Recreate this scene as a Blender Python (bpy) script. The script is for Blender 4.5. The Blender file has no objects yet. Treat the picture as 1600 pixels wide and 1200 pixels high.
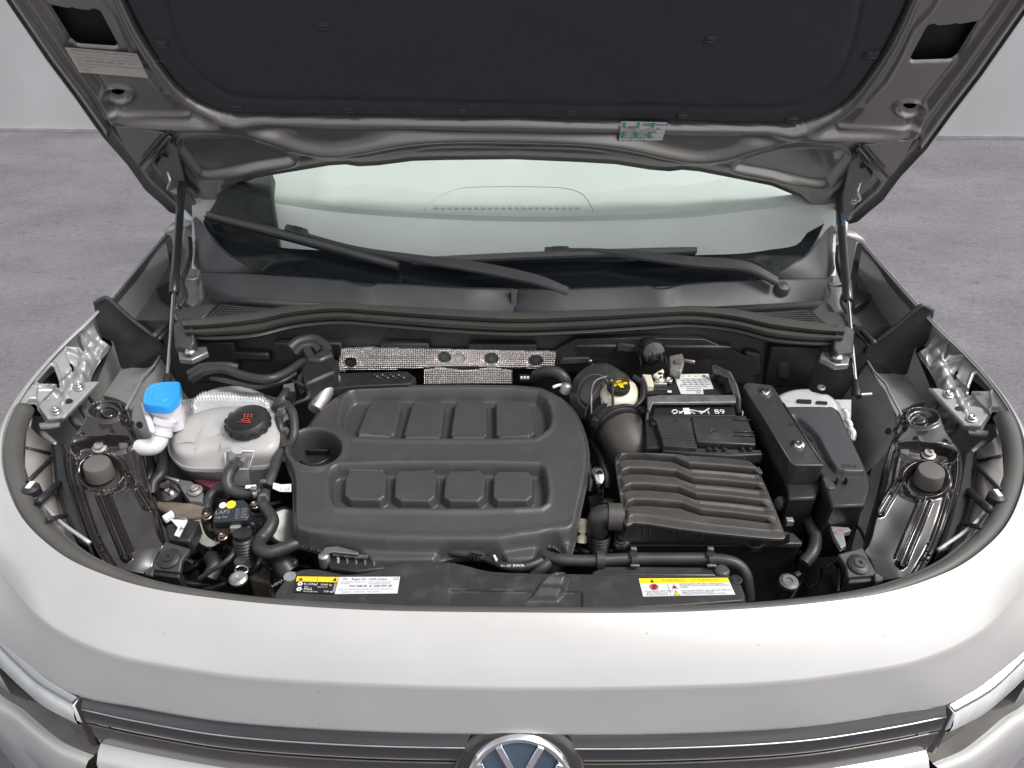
import bpy, bmesh, math, random
import numpy as np
from mathutils import Vector, Matrix
random.seed(7); np.random.seed(7)
R_ = math.radians
SC = bpy.context.scene
COL = SC.collection

# ------------------------------------------------------------------ camera
PITCH, ROLL, CZ, FPX = R_(34), .008, 1.78, 1200.0
_fw = np.array([0, math.cos(PITCH), -math.sin(PITCH)])
_up = np.array([0, math.sin(PITCH), math.cos(PITCH)])
_rt = np.array([1.0, 0, 0])
UPV = _up*math.cos(ROLL) - _rt*math.sin(ROLL)
RTV = _rt*math.cos(ROLL) + _up*math.sin(ROLL)
CAM = np.array([0, 0, CZ])
cd = bpy.data.cameras.new('camera'); cam = bpy.data.objects.new('camera', cd); COL.objects.link(cam)
cam.matrix_world = Matrix(((RTV[0], UPV[0], -_fw[0], 0), (RTV[1], UPV[1], -_fw[1], 0),
                           (RTV[2], UPV[2], -_fw[2], CZ), (0, 0, 0, 1)))
cd.sensor_width = 36; cd.lens = 36*FPX/1600; cd.clip_end = 500; cd.clip_start = .02
SC.camera = cam
# ------------------------------------------------------------------ sky, sun, exposure
SUN_EL, SUN_ROT = R_(58), R_(105)
w = bpy.data.worlds.new('World'); SC.world = w; w.use_nodes = True
nt = w.node_tree; nt.nodes.clear()
sky = nt.nodes.new('ShaderNodeTexSky'); sky.sky_type = 'NISHITA'; sky.sun_disc = False
sky.sun_elevation = SUN_EL; sky.sun_rotation = SUN_ROT; sky.dust_density = 3.0; sky.air_density = 1.0; sky.ozone_density = 1.0
hs = nt.nodes.new('ShaderNodeHueSaturation'); hs.inputs['Saturation'].default_value = .16     # overcast: the blue is veiled
tcs = nt.nodes.new('ShaderNodeTexCoord'); cn = nt.nodes.new('ShaderNodeTexNoise'); cn.inputs['Scale'].default_value = 2.2; cn.inputs['Detail'].default_value = 6
cr = nt.nodes.new('ShaderNodeMapRange'); cr.inputs['From Min'].default_value = .3; cr.inputs['From Max'].default_value = .7
cr.inputs['To Min'].default_value = .72; cr.inputs['To Max'].default_value = 1.6
mx = nt.nodes.new('ShaderNodeVectorMath'); mx.operation = 'SCALE'
bg = nt.nodes.new('ShaderNodeBackground'); bg.inputs['Strength'].default_value = .135
wo = nt.nodes.new('ShaderNodeOutputWorld')
L = nt.links.new
L(sky.outputs[0], hs.inputs['Color']); L(tcs.outputs['Generated'], cn.inputs['Vector']); L(cn.outputs[0], cr.inputs['Value'])
L(hs.outputs[0], mx.inputs[0]); L(cr.outputs[0], mx.inputs['Scale']); L(mx.outputs[0], bg.inputs['Color']); L(bg.outputs[0], wo.inputs[0])
sd = bpy.data.lights.new('sun', 'SUN'); sd.energy = 1.5; sd.angle = R_(16); sd.color = (1, .97, .93)
so = bpy.data.objects.new('sun', sd); COL.objects.link(so)
sdir = Vector((math.sin(SUN_ROT)*math.cos(SUN_EL), math.cos(SUN_ROT)*math.cos(SUN_EL), math.sin(SUN_EL)))
so.rotation_euler = sdir.to_track_quat('Z', 'Y').to_euler(); so.location = (0, -3, 6)
SC.view_settings.view_transform = 'Standard'; SC.view_settings.look = 'None'
SC.view_settings.exposure = .50; SC.view_settings.gamma = 1

# ------------------------------------------------------------------ geometry helpers
# ray through a point of the frame; MIR lays out the other flank of the car from the same numbers
MIR = False
def _map(px, py):
    px = np.asarray(px, float); py = np.asarray(py, float)
    if not MIR: return px, py
    dy = np.interp(py, [200, 330, 450, 600, 1200], [22, 17, 12, 10, 11])
    return 1606-px, py + dy*np.clip((803-px)/620, -1, 1.4)
def ray(px, py):
    px, py = _map(px, py)
    a = ((px-800)/FPX)[..., None]; b = ((600-py)/FPX)[..., None]
    return _fw + a*RTV + b*UPV
def PL(px, py, pl, off=0):
    p0, n = pl
    d = ray(px, py); t = ((p0+n*off-CAM) @ n)/(d @ n)
    return CAM + d*t[..., None]
def Z(px, py, z): return PL(px, py, (np.array([0, 0, z], float), np.array([0, 0, 1.0])))
def Y(px, py, y): return PL(px, py, (np.array([0, y, 0], float), np.array([0, 1.0, 0])))
def W(x, y, z): return np.array([-x if MIR else x, y, z], float)
def plane(px, py, z, nx=0, ny=0):
    n = W(nx, ny, 1.0); n /= np.linalg.norm(n)
    return (Z(px, py, z), n)
def vplane(y, nx=0, nz=0, px=800, py=600):
    n = W(nx, -1.0, nz); n /= np.linalg.norm(n)
    return (Y(px, py, y), n)
def depth(p): return float((np.asarray(p)-CAM) @ _fw)
def mpx(p, r): return r*depth(p)/FPX

def catmull(P, sub=6, closed=False):
    P = [np.asarray(p, float) for p in P]; n = len(P); out = []
    if n < 3: return P
    g = lambda i: P[i % n] if closed else (P[i] if 0 <= i < n else (2*P[0]-P[1] if i < 0 else 2*P[-1]-P[-2]))
    for i in range(n if closed else n-1):
        a, b, c, d = g(i-1), g(i), g(i+1), g(i+2)
        for k in range(sub):
            t = k/sub
            out.append(.5*((2*b)+(c-a)*t+(2*a-5*b+4*c-d)*t*t+(3*b-a-3*c+d)*t**3))
    if not closed: out.append(P[-1])
    return out
def chaikin(P, it=2, closed=True):
    P = [np.asarray(p, float) for p in P]
    for _ in range(it):
        Q = []; n = len(P)
        for i in range(n if closed else n-1):
            a, b = P[i], P[(i+1) % n]
            Q += [a*.75+b*.25, a*.25+b*.75]
        if not closed: Q = [P[0]]+Q+[P[-1]]
        P = Q
    return P

class MB:
    def __init__(s): s.V = []; s.F = []; s.I = []; s.mats = []; s.n = 0
    def mat(s, m):
        if m not in s.mats: s.mats.append(m)
        return s.mats.index(m)
    def add(s, V, F, m):
        i = s.mat(m); V = np.asarray(V, float).reshape(-1, 3)
        o = s.n; s.V.append(V); s.n += len(V)
        for f in F:
            f = [int(k)+o for k in f]
            s.F.append(f[::-1] if MIR else f)
        s.I += [i]*len(F) if np.isscalar(i) else list(i)
        return s
    def ring_loft(s, rings, m, closed=True, caps=(False, False)):
        n = len(rings[0]); V = np.concatenate([np.asarray(r) for r in rings]); F = []
        for k in range(len(rings)-1):
            for i in range(n if closed else n-1):
                j = (i+1) % n
                F.append((k*n+i, k*n+j, (k+1)*n+j, (k+1)*n+i))
        if caps[0]: F.append(tuple(range(n))[::-1])
        if caps[1]: F.append(tuple((len(rings)-1)*n+i for i in range(n)))
        return s.add(V, F, m)
    def tube(s, pts, r, m, seg=12, smooth=5, caps=True, sx=1.0):
        P = [np.asarray(p, float) for p in pts]
        rr = list(r) if hasattr(r, '__len__') else [r]*len(P)
        if smooth > 1 and len(P) > 2:
            Q = catmull([np.append(p, q) for p, q in zip(P, rr)], smooth)
            P = [q[:3] for q in Q]; rr = [q[3] for q in Q]
        rings = []; up = None
        for i, p in enumerate(P):
            t = P[min(i+1, len(P)-1)]-P[max(i-1, 0)]; t = t/(np.linalg.norm(t)+1e-9)
            if up is None:
                up = np.cross(t, [1, 0, 0]) if abs(t[0]) < .9 else np.cross(t, [0, 0, 1])
            up = up-t*(up@t); up /= np.linalg.norm(up)+1e-9
            sd_ = np.cross(t, up)
            rings.append([p+rr[i]*(math.cos(a)*up*sx+math.sin(a)*sd_) for a in np.linspace(0, 2*math.pi, seg, endpoint=False)])
        return s.ring_loft(rings, m, True, (caps, caps))
    def lathe(s, c, axis, prof, m, seg=28, ell=1.0):
        c = np.asarray(c, float); ax = np.asarray(axis, float); ax = ax/np.linalg.norm(ax)
        u = np.cross(ax, [0, 1, 0]); u = u/np.linalg.norm(u) if np.linalg.norm(u) > .1 else np.array([1., 0, 0]); v = np.cross(ax, u)
        rings = [[c+ax*h+rad*(math.cos(a)*u+ell*math.sin(a)*v) for a in np.linspace(0, 2*math.pi, seg, endpoint=False)] for rad, h in prof]
        return s.ring_loft(rings, m, True, (False, prof[-1][0] > 1e-4))
    def prism(s, top, d, m, bot_scale=1.0):
        top = np.asarray(top, float); n = len(top)
        c = top.mean(0); low = c+(top-c)*bot_scale+np.asarray(d, float)
        V = np.concatenate([top, low]); F = [tuple(range(n)), tuple(range(n, 2*n))[::-1]]
        F += [(i, n+i, n+(i+1) % n, (i+1) % n) for i in range(n)]
        return s.add(V, F, m)
    def box(s, c, ax, ay, az, m):
        c, ax, ay, az = [np.asarray(q, float) for q in (c, ax, ay, az)]
        V = [c+i*ax+j*ay+k*az for k in (-1, 1) for j in (-1, 1) for i in (-1, 1)]
        return s.add(V, [(0, 2, 3, 1), (4, 5, 7, 6), (0, 1, 5, 4), (2, 6, 7, 3), (0, 4, 6, 2), (1, 3, 7, 5)], m)
    def field(s, box, step, pl, hf, m, drop=-.05, sdf=None, out=None, skirt=0):
        """relief panel: heights over a plane; sdf trims it to a clean outline, out + skirt add the turned-down edge"""
        xs = np.arange(box[0], box[2]+step*.5, step); ys = np.arange(box[1], box[3]+step*.5, step)
        X, Yy = np.meshgrid(xs, ys); n = pl[1]; nx = len(xs)
        if sdf is not None:
            D = sdf(X, Yy); gy, gx = np.gradient(D, step); g2 = gx*gx+gy*gy+1e-6
            sn = np.abs(D) < .72*step; X = np.where(sn, X-D*gx/g2, X); Yy = np.where(sn, Yy-D*gy/g2, Yy)
            ok = D > -.72*step
        h = hf(X, Yy)
        if sdf is None: ok = None
        V = PL(X, Yy, pl)+np.maximum(h, drop)[..., None]*n
        if sdf is None:
            keep = np.maximum.reduce([h[:-1, :-1], h[1:, :-1], h[:-1, 1:], h[1:, 1:]]) > drop+1e-6
            jj, ii = np.nonzero(keep); a = jj*nx+ii
            F = [tuple(f) for f in np.stack([a, a+nx, a+nx+1, a+1], 1)]
        else:
            c = np.stack([ok[:-1, :-1], ok[1:, :-1], ok[1:, 1:], ok[:-1, 1:]], -1); cnt = c.sum(-1)
            jj, ii = np.nonzero(cnt == 4); a = jj*nx+ii
            F = [tuple(f) for f in np.stack([a, a+nx, a+nx+1, a+1], 1)]
            jj, ii = np.nonzero(cnt == 3)
            for j, i in zip(jj, ii):
                q = [j*nx+i, (j+1)*nx+i, (j+1)*nx+i+1, j*nx+i+1]; F.append(tuple(v for v, k in zip(q, c[j, i]) if k))
        used = np.unique(np.concatenate([np.array(f) for f in F])); rm = np.zeros(X.size, int); rm[used] = np.arange(len(used))
        s.add(V.reshape(-1, 3)[used], [tuple(rm[list(f)]) for f in F], m)
        if out is not None:
            P = []; O = [np.asarray(p, float) for p in out]
            for i in range(len(O)):
                a_, b_ = O[i], O[(i+1) % len(O)]; k = max(1, int(np.linalg.norm(b_-a_)/(2*step)))
                P += [a_+(b_-a_)*t/k for t in range(k)]
            P = np.array(P); hh = hf(P[:, 0], P[:, 1]); top = PL(P[:, 0], P[:, 1], pl)+hh[:, None]*n
            s.ring_loft([top, top-n*skirt], m, True)
        return s
    def text(s, txt, o, u, v, m, size=1.0, align='LEFT'):
        """flat lettering: o origin, u = one unit right, v = one unit up"""
        cu = bpy.data.curves.new('t', 'FONT'); cu.body = txt; cu.size = size; cu.align_x = align; cu.resolution_u = 2
        ob = bpy.data.objects.new('t', cu); COL.objects.link(ob)
        dg = bpy.context.evaluated_depsgraph_get(); me = bpy.data.meshes.new_from_object(ob.evaluated_get(dg))
        V = [np.asarray(o)+np.asarray(u)*q.co.x+np.asarray(v)*q.co.y for q in me.vertices]
        F = [list(p.vertices) for p in me.polygons]
        if MIR: F = [f[::-1] for f in F]
        bpy.data.objects.remove(ob); bpy.data.curves.remove(cu); bpy.data.meshes.remove(me)
        if V: s.add(V, F, m)
        return s
    def build(s, name, parent=None, bevel=0, sharp=35, label=None, doubles=False, segs=2, solid=0, sub=0):
        me = bpy.data.meshes.new(name); V = np.concatenate(s.V)
        me.from_pydata(V.tolist(), [], s.F); me.validate()
        for m in s.mats: me.materials.append(m)
        if len(me.polygons) == len(s.I): me.polygons.foreach_set('material_index', s.I)
        if doubles:
            b = bmesh.new(); b.from_mesh(me); bmesh.ops.remove_doubles(b, verts=b.verts, dist=2e-4); b.to_mesh(me); b.free()
        me.shade_smooth()
        if sharp < 180 and not bevel: me.set_sharp_from_angle(angle=R_(sharp))
        me.update()
        ob = bpy.data.objects.new(name, me); COL.objects.link(ob)
        if sub:
            q = ob.modifiers.new('s', 'SUBSURF'); q.levels = q.render_levels = sub
        if solid:
            q = ob.modifiers.new('t', 'SOLIDIFY'); q.thickness = solid; q.offset = -1
        if bevel:
            me.set_sharp_from_angle(angle=R_(sharp))
            q = ob.modifiers.new('b', 'BEVEL'); q.width = bevel; q.segments = segs; q.limit_method = 'ANGLE'; q.angle_limit = R_(30); q.harden_normals = False
        if parent is not None:
            ob.parent = parent
            if parent.type == 'EMPTY': ob.location = -parent.location
        if label: ob['label'] = label
        return ob

# signed distances (positive inside), in frame units
def sdpoly(X, Y_, P):
    P = np.asarray(P, float); d = np.full(X.shape, 1e9); ins = np.zeros(X.shape, bool); n = len(P)
    for i in range(n):
        a, b = P[i], P[(i+1) % n]; e = b-a; L2 = e@e+1e-12
        t = np.clip(((X-a[0])*e[0]+(Y_-a[1])*e[1])/L2, 0, 1)
        d = np.minimum(d, (X-a[0]-t*e[0])**2+(Y_-a[1]-t*e[1])**2)
        c = ((a[1] > Y_) != (b[1] > Y_)) & (X < (b[0]-a[0])*(Y_-a[1])/(b[1]-a[1]+1e-12)+a[0])
        ins ^= c
    d = np.sqrt(d); return np.where(ins, d, -d)
def dline(X, Y_, P):
    P = np.asarray(P, float); d = np.full(X.shape, 1e9)
    for i in range(len(P)-1):
        a, b = P[i], P[i+1]; e = b-a; L2 = e@e+1e-12
        t = np.clip(((X-a[0])*e[0]+(Y_-a[1])*e[1])/L2, 0, 1)
        d = np.minimum(d, (X-a[0]-t*e[0])**2+(Y_-a[1]-t*e[1])**2)
    return np.sqrt(d)
def sdell(X, Y_, cx, cy, rx, ry): return (1-np.sqrt(((X-cx)/rx)**2+((Y_-cy)/ry)**2))*min(rx, ry)
def ss(a, b, x):
    t = np.clip((x-a)/(b-a), 0, 1); return t*t*(3-2*t)
def bump(d, w): return np.exp(-(d/w)**2)

# ------------------------------------------------------------------ materials
def M(name, col, rough=.5, metal=0, coat=0, var=.15, vs=8, bump_s=0, bump_k=0, spec=.5, coat_r=.05, grime=0, grime_col=(.22, .19, .16), trans=0, alpha=1, flake=0, stretch=None):
    m = bpy.data.materials.new(name); m.use_nodes = True; t = m.node_tree; b = t.nodes['Principled BSDF']
    b.inputs['Roughness'].default_value = rough; b.inputs['Metallic'].default_value = metal
    b.inputs['Coat Weight'].default_value = coat; b.inputs['Coat Roughness'].default_value = coat_r
    b.inputs['Specular IOR Level'].default_value = spec
    if trans: b.inputs['Transmission Weight'].default_value = trans
    tc = t.nodes.new('ShaderNodeTexCoord'); src = tc.outputs['Object']
    if stretch:
        mp = t.nodes.new('ShaderNodeMapping'); mp.inputs['Scale'].default_value = stretch; t.links.new(src, mp.inputs[0]); src = mp.outputs[0]
    nz = t.nodes.new('ShaderNodeTexNoise'); nz.inputs['Scale'].default_value = vs; nz.inputs['Detail'].default_value = 7; t.links.new(src, nz.inputs['Vector'])
    mr = t.nodes.new('ShaderNodeMapRange'); mr.inputs['From Min'].default_value = .3; mr.inputs['From Max'].default_value = .7
    mr.inputs['To Min'].default_value = 1-var; mr.inputs['To Max'].default_value = 1+var; t.links.new(nz.outputs[0], mr.inputs['Value'])
    sc = t.nodes.new('ShaderNodeVectorMath'); sc.operation = 'SCALE'; sc.inputs[0].default_value = col; t.links.new(mr.outputs[0], sc.inputs['Scale'])
    out = sc.outputs[0]
    if grime:
        n2 = t.nodes.new('ShaderNodeTexNoise'); n2.inputs['Scale'].default_value = 23; n2.inputs['Detail'].default_value = 9; n2.inputs['Roughness'].default_value = .7
        t.links.new(src, n2.inputs['Vector'])
        m2 = t.nodes.new('ShaderNodeMapRange'); m2.inputs['From Min'].default_value = .5; m2.inputs['From Max'].default_value = .72
        m2.inputs['To Max'].default_value = grime; t.links.new(n2.outputs[0], m2.inputs['Value'])
        mixn = t.nodes.new('ShaderNodeMix'); mixn.data_type = 'RGBA'; t.links.new(m2.outputs[0], mixn.inputs['Factor'])
        t.links.new(out, mixn.inputs['A']); mixn.inputs['B'].default_value = (*grime_col, 1); out = mixn.outputs['Result']
        r2 = t.nodes.new('ShaderNodeMapRange'); r2.inputs['To Min'].default_value = rough; r2.inputs['To Max'].default_value = min(1, rough+.35); t.links.new(m2.outputs[0], r2.inputs['Value'])
        t.links.new(r2.outputs[0], b.inputs['Roughness'])
    t.links.new(out, b.inputs['Base Color'])
    if bump_k:
        n3 = t.nodes.new('ShaderNodeTexNoise'); n3.inputs['Scale'].default_value = bump_s; n3.inputs['Detail'].default_value = 3; t.links.new(src, n3.inputs['Vector'])
        bp = t.nodes.new('ShaderNodeBump'); bp.inputs['Strength'].default_value = bump_k; bp.inputs['Distance'].default_value = .001
        t.links.new(n3.outputs[0], bp.inputs['Height']); t.links.new(bp.outputs[0], b.inputs['Normal'])
    if alpha < 1: b.inputs['Alpha'].default_value = alpha
    return m
def flat(name, col, rough=.45): return M(name, col, rough, var=.03)
mt = dict(
 paint=M('silver_paint', (.56, .546, .53), .30, .30, 1.0, .03, 3, 900, .04, coat_r=.06),
 paint_in=M('bonnet_inner_paint', (.245, .232, .215), .28, .7, .9, .06, 4, 0, 0, coat_r=.06, grime=.07, grime_col=(.25, .225, .19)),
 metal=M('silver_inner_sheet', (.36, .37, .37), .36, .35, .5, .12, 12, 260, .06, coat_r=.12, grime=.5, grime_col=(.2, .185, .165)),
 tower=M('tower_sheet', (.70, .70, .70), .28, .4, .6, .12, 14, 200, .05, coat_r=.1, grime=.5, grime_col=(.26, .24, .21)),
 dull=M('dull_dark_sheet', (.17, .17, .172), .42, .3, .25, .2, 10, 180, .08, grime=.35),
 felt=M('felt', (.040, .042, .047), .75, 0, 0, .07, 40, 500, .3, spec=.4),
 plas=M('grained_plastic', (.058, .056, .055), .36, 0, 0, .07, 5, 1400, .14, spec=.6, grime=.10, grime_col=(.20, .19, .175)),
 plas2=M('satin_plastic', (.038, .038, .039), .34, 0, 0, .12, 9, 900, .12, grime=.18),
 plas3=M('dark_plastic', (.018, .018, .020), .42, 0, 0, .2, 9, 600, .12, grime=.22, grime_col=(.1, .09, .08)),
 airbox=M('airbox_plastic', (.066, .061, .057), .34, 0, 0, .08, 7, 1000, .15, grime=.2, grime_col=(.19, .18, .165)),
 gloss=M('gloss_black', (.020, .0165, .015), .18, 0, 1.0, .2, 12, 0, 0, coat_r=.03, grime=.12, grime_col=(.10, .09, .08)),
 rubber=M('seal_rubber', (.088, .084, .079), .44, 0, 0, .12, 9, 500, .2, grime=.3, grime_col=(.13, .12, .11)),
 hose=M('hose_rubber', (.036, .036, .037), .4, 0, 0, .12, 14, 500, .2, grime=.3, grime_col=(.10, .095, .09)),
 cowl=M('cowl_plastic', (.062, .063, .066), .46, 0, 0, .12, 5, 700, .12, grime=.3, grime_col=(.12, .11, .10)),
 beam=M('foam_rail', (.074, .072, .066), .45, 0, 0, .1, 6, 420, .2, grime=.28, grime_col=(.13, .12, .105)),
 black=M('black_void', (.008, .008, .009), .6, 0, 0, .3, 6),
 steel=M('zinc_steel', (.62, .60, .57), .28, 1, 0, .15, 30, 200, .1),
 chrome=M('chrome', (.86, .87, .88), .08, 1, 0, .03),
 alu=M('cast_aluminium', (.42, .41, .40), .45, .8, 0, .25, 25, 150, .5, grime=.4),
 brass=M('coppery_bolt', (.30, .22, .18), .3, 1, 0, .15),
 galv=M('galvanised', (.22, .22, .215), .45, .6, 0, .3, 45, 300, .3, grime=.5, grime_col=(.2, .19, .17)),
 pale=M('pale_bracket', (.42, .42, .37), .5, .3, 0, .2, 30, grime=.4),
 blue=M('blue_plastic', (.03, .34, .86), .34, 0, .2, .05),
 cream=M('cream_plastic', (.72, .66, .52), .4, 0, 0, .08, 20, grime=.25),
 wax=M('milky_plastic', (.70, .68, .71), .38, 0, .1, .06, 12),
 dustbrown=M('dusty_brown', (.13, .105, .075), .75, 0, 0, .4, 20, 120, .8, grime=.5, grime_col=(.3, .27, .22)),
 white=flat('print_white', (.80, .80, .80)), offw=flat('label_paper', (.66, .67, .69), .4), yellow=flat('print_yellow', (.90, .62, .02)), lemon=flat('dot_yellow', (.90, .78, .02)),
 ink=flat('print_black', (.015, .015, .015)), red=flat('print_red', (.55, .05, .04)), green=flat('print_green', (.10, .42, .22)), grey=flat('print_grey', (.25, .25, .26)), inkblue=flat('print_blue', (.03, .16, .30)),
 dred=M('cap_red', (.42, .055, .04), .5), brownish=M('lamp_smoke', (.10, .085, .07), .12, .3, 1, .25, 10), clear=M('light_guide', (.86, .87, .87), .14, .2, .8, .15, 25),
 dash=M('dash_top', (.47, .505, .48), .55, 0, 0, .06, 4), dash2=M('dash_front_glare', (.72, .73, .72), .5, 0, 0, .07, 4), dashdark=M('reflection_dark', (.03, .035, .03), .6, 0, 0, .4, 30),
 strut=M('strut_black', (.035, .034, .033), .32, .2, .3, .1, 8), rod=M('strut_rod', (.62, .60, .58), .18, 1), frit=M('glass_frit', (.010, .012, .016), .12, 0, .8, .1, 6),
)
def _coolant():
    m = M('coolant_tank_plastic', (.46, .445, .435), .40, 0, .15, .10, 16, 120, .15, grime=.35, grime_col=(.42, .39, .37))
    b = m.node_tree.nodes['Principled BSDF']
    b.inputs['Subsurface Weight'].default_value = .35; b.inputs['Subsurface Radius'].default_value = (.012, .010, .010); b.inputs['Subsurface Scale'].default_value = 1
    return m
mt['tank'] = _coolant()
def _paint():
    m = mt['paint']; t = m.node_tree; b = t.nodes['Principled BSDF']; tc = t.nodes['Texture Coordinate']
    src = b.inputs['Base Color'].links[0].from_socket
    v = t.nodes.new('ShaderNodeTexVoronoi'); v.inputs['Scale'].default_value = 26; v.inputs['Randomness'].default_value = 1; t.links.new(tc.outputs['Object'], v.inputs['Vector'])
    c = t.nodes.new('ShaderNodeMapRange'); c.inputs['From Min'].default_value = .018; c.inputs['From Max'].default_value = .034; c.inputs['To Min'].default_value = .30; c.inputs['To Max'].default_value = 1; t.links.new(v.outputs['Distance'], c.inputs['Value'])
    n = t.nodes.new('ShaderNodeTexNoise'); n.inputs['Scale'].default_value = 7; n.inputs['Detail'].default_value = 8; t.links.new(tc.outputs['Object'], n.inputs['Vector'])
    g = t.nodes.new('ShaderNodeMapRange'); g.inputs['From Min'].default_value = .35; g.inputs['From Max'].default_value = .7; g.inputs['To Min'].default_value = 1.02; g.inputs['To Max'].default_value = .93; t.links.new(n.outputs[0], g.inputs['Value'])
    k = t.nodes.new('ShaderNodeMath'); k.operation = 'MULTIPLY'; t.links.new(c.outputs[0], k.inputs[0]); t.links.new(g.outputs[0], k.inputs[1])
    s_ = t.nodes.new('ShaderNodeVectorMath'); s_.operation = 'SCALE'; t.links.new(src, s_.inputs[0]); t.links.new(k.outputs[0], s_.inputs['Scale']); t.links.new(s_.outputs[0], b.inputs['Base Color'])
    r = t.nodes.new('ShaderNodeMapRange'); r.inputs['To Min'].default_value = .04; r.inputs['To Max'].default_value = .22; t.links.new(n.outputs[0], r.inputs['Value']); t.links.new(r.outputs[0], b.inputs['Coat Roughness'])
_paint()
mt['pink'] = M('coolant_pink', (.42, .10, .16), .35, 0, .2, .15, 14, grime=.3)
def _foil():
    m = M('embossed_foil', (.92, .86, .83), .22, .7, 0, .1, 20, grime=.2); t = m.node_tree; b = t.nodes['Principled BSDF']
    tc = t.nodes.new('ShaderNodeTexCoord'); sp = t.nodes.new('ShaderNodeSeparateXYZ'); t.links.new(tc.outputs['Object'], sp.inputs[0])
    def mm(op, a, b_=None):
        n = t.nodes.new('ShaderNodeMath'); n.operation = op
        for k, q in enumerate((a, b_)):
            if q is None: continue
            if isinstance(q, (int, float)): n.inputs[k].default_value = q
            else: t.links.new(q, n.inputs[k])
        return n.outputs[0]
    x = sp.outputs[0]; z = mm('ADD', sp.outputs[2], mm('MULTIPLY', sp.outputs[1], .5))
    s1 = mm('SINE', mm('MULTIPLY', mm('ADD', x, mm('MULTIPLY', z, .95)), 700)); s2 = mm('SINE', mm('MULTIPLY', mm('SUBTRACT', x, mm('MULTIPLY', z, .95)), 700))
    hgt = mm('MULTIPLY', s1, s2)
    bp = t.nodes.new('ShaderNodeBump'); bp.inputs['Strength'].default_value = 1; bp.inputs['Distance'].default_value = .0030
    t.links.new(hgt, bp.inputs['Height']); t.links.new(bp.outputs[0], b.inputs['Normal'])
    return m
mt['foil'] = _foil()
def _glass(name, tint, refl, rough=0.0, top=1):
    m = bpy.data.materials.new(name); m.use_nodes = True; t = m.node_tree; t.nodes.clear()
    o = t.nodes.new('ShaderNodeOutputMaterial'); mixs = t.nodes.new('ShaderNodeMixShader')
    tr = t.nodes.new('ShaderNodeBsdfTransparent'); tr.inputs[0].default_value = (*tint, 1)
    gl = t.nodes.new('ShaderNodeBsdfGlossy'); gl.inputs['Roughness'].default_value = rough; gl.inputs['Color'].default_value = (.95, 1, .98, 1)
    lw = t.nodes.new('ShaderNodeLayerWeight'); lw.inputs['Blend'].default_value = .5; fr = t.nodes.new('ShaderNodeMath'); fr.operation = 'POWER'; fr.inputs[1].default_value = 5
    t.links.new(lw.outputs['Facing'], fr.inputs[0])
    mr = t.nodes.new('ShaderNodeMapRange'); mr.inputs['To Min'].default_value = refl; mr.inputs['To Max'].default_value = top
    t.links.new(fr.outputs[0], mr.inputs['Value']); t.links.new(mr.outputs[0], mixs.inputs[0]); t.links.new(tr.outputs[0], mixs.inputs[1]); t.links.new(gl.outputs[0], mixs.inputs[2])
    t.links.new(mixs.outputs[0], o.inputs[0]); return m
mt['glass'] = _glass('windscreen_glass', (.95, .98, .965), .07)
mt['lens'] = _glass('lamp_lens', (.93, .94, .93), .03, 0, .35)
K = type('K', (), mt)

# ------------------------------------------------------------------ setting
def tagk(o, kind): o['kind'] = kind; return o
def floor_mat():
    m = bpy.data.materials.new('worn_concrete'); m.use_nodes = True; t = m.node_tree; b = t.nodes['Principled BSDF']; b.inputs['Roughness'].default_value = .62
    tc = t.nodes.new('ShaderNodeTexCoord')
    def noise(scale, det, st=(1, 1, 1)):
        mp = t.nodes.new('ShaderNodeMapping'); mp.inputs['Scale'].default_value = st; t.links.new(tc.outputs['Object'], mp.inputs[0])
        n = t.nodes.new('ShaderNodeTexNoise'); n.inputs['Scale'].default_value = scale; n.inputs['Detail'].default_value = det; n.inputs['Roughness'].default_value = .65; t.links.new(mp.outputs[0], n.inputs['Vector']); return n.outputs[0]
    def ramp(src, stops):
        r = t.nodes.new('ShaderNodeValToRGB'); e = r.color_ramp.elements
        e[0].position, e[0].color = stops[0][0], (*stops[0][1], 1); e[1].position, e[1].color = stops[-1][0], (*stops[-1][1], 1)
        for p, c in stops[1:-1]:
            q = e.new(p); q.color = (*c, 1)
        t.links.new(src, r.inputs[0]); return r.outputs[0]
    c1 = ramp(noise(1.3, 9, (1, 1.6, 1)), [(.28, (.142, .132, .150)), (.5, (.194, .183, .203)), (.72, (.247, .235, .252))])
    c2 = ramp(noise(26, 8, (1, 2.4, 1)), [(.3, (.62, .61, .62)), (.46, (1, 1, 1)), (.6, (1.04, 1.04, 1.04)), (.72, (1.22, 1.2, 1.2))])
    c3 = ramp(noise(48, 5, (1, 2.0, 1)), [(.0, (0, 0, 0)), (.62, (0, 0, 0)), (.70, (.22, .215, .21))])
    c4 = ramp(noise(9, 6, (1, 2.6, 1)), [(.0, (.45, .43, .43)), (.32, (.66, .64, .65)), (.42, (1, 1, 1)), (1, (1, 1, 1))])
    def mix(a, b_, op):
        n = t.nodes.new('ShaderNodeMix'); n.data_type = 'RGBA'; n.blend_type = op; n.inputs['Factor'].default_value = 1
        t.links.new(a, n.inputs['A']); t.links.new(b_, n.inputs['B']); return n.outputs['Result']
    t.links.new(mix(mix(mix(c1, c2, 'MULTIPLY'), c4, 'MULTIPLY'), c3, 'ADD'), b.inputs['Base Color'])
    bp = t.nodes.new('ShaderNodeBump'); bp.inputs['Strength'].default_value = .9; bp.inputs['Distance'].default_value = .02
    t.links.new(noise(40, 8, (1, 1.8, 1)), bp.inputs['Height']); t.links.new(bp.outputs[0], b.inputs['Normal'])
    return m
g = MB(); g.add([(-60, -40, 0), (60, -40, 0), (60, 60, 0), (-60, 60, 0)], [(0, 1, 2, 3)], floor_mat()); tagk(g.build('ground'), 'structure')
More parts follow.
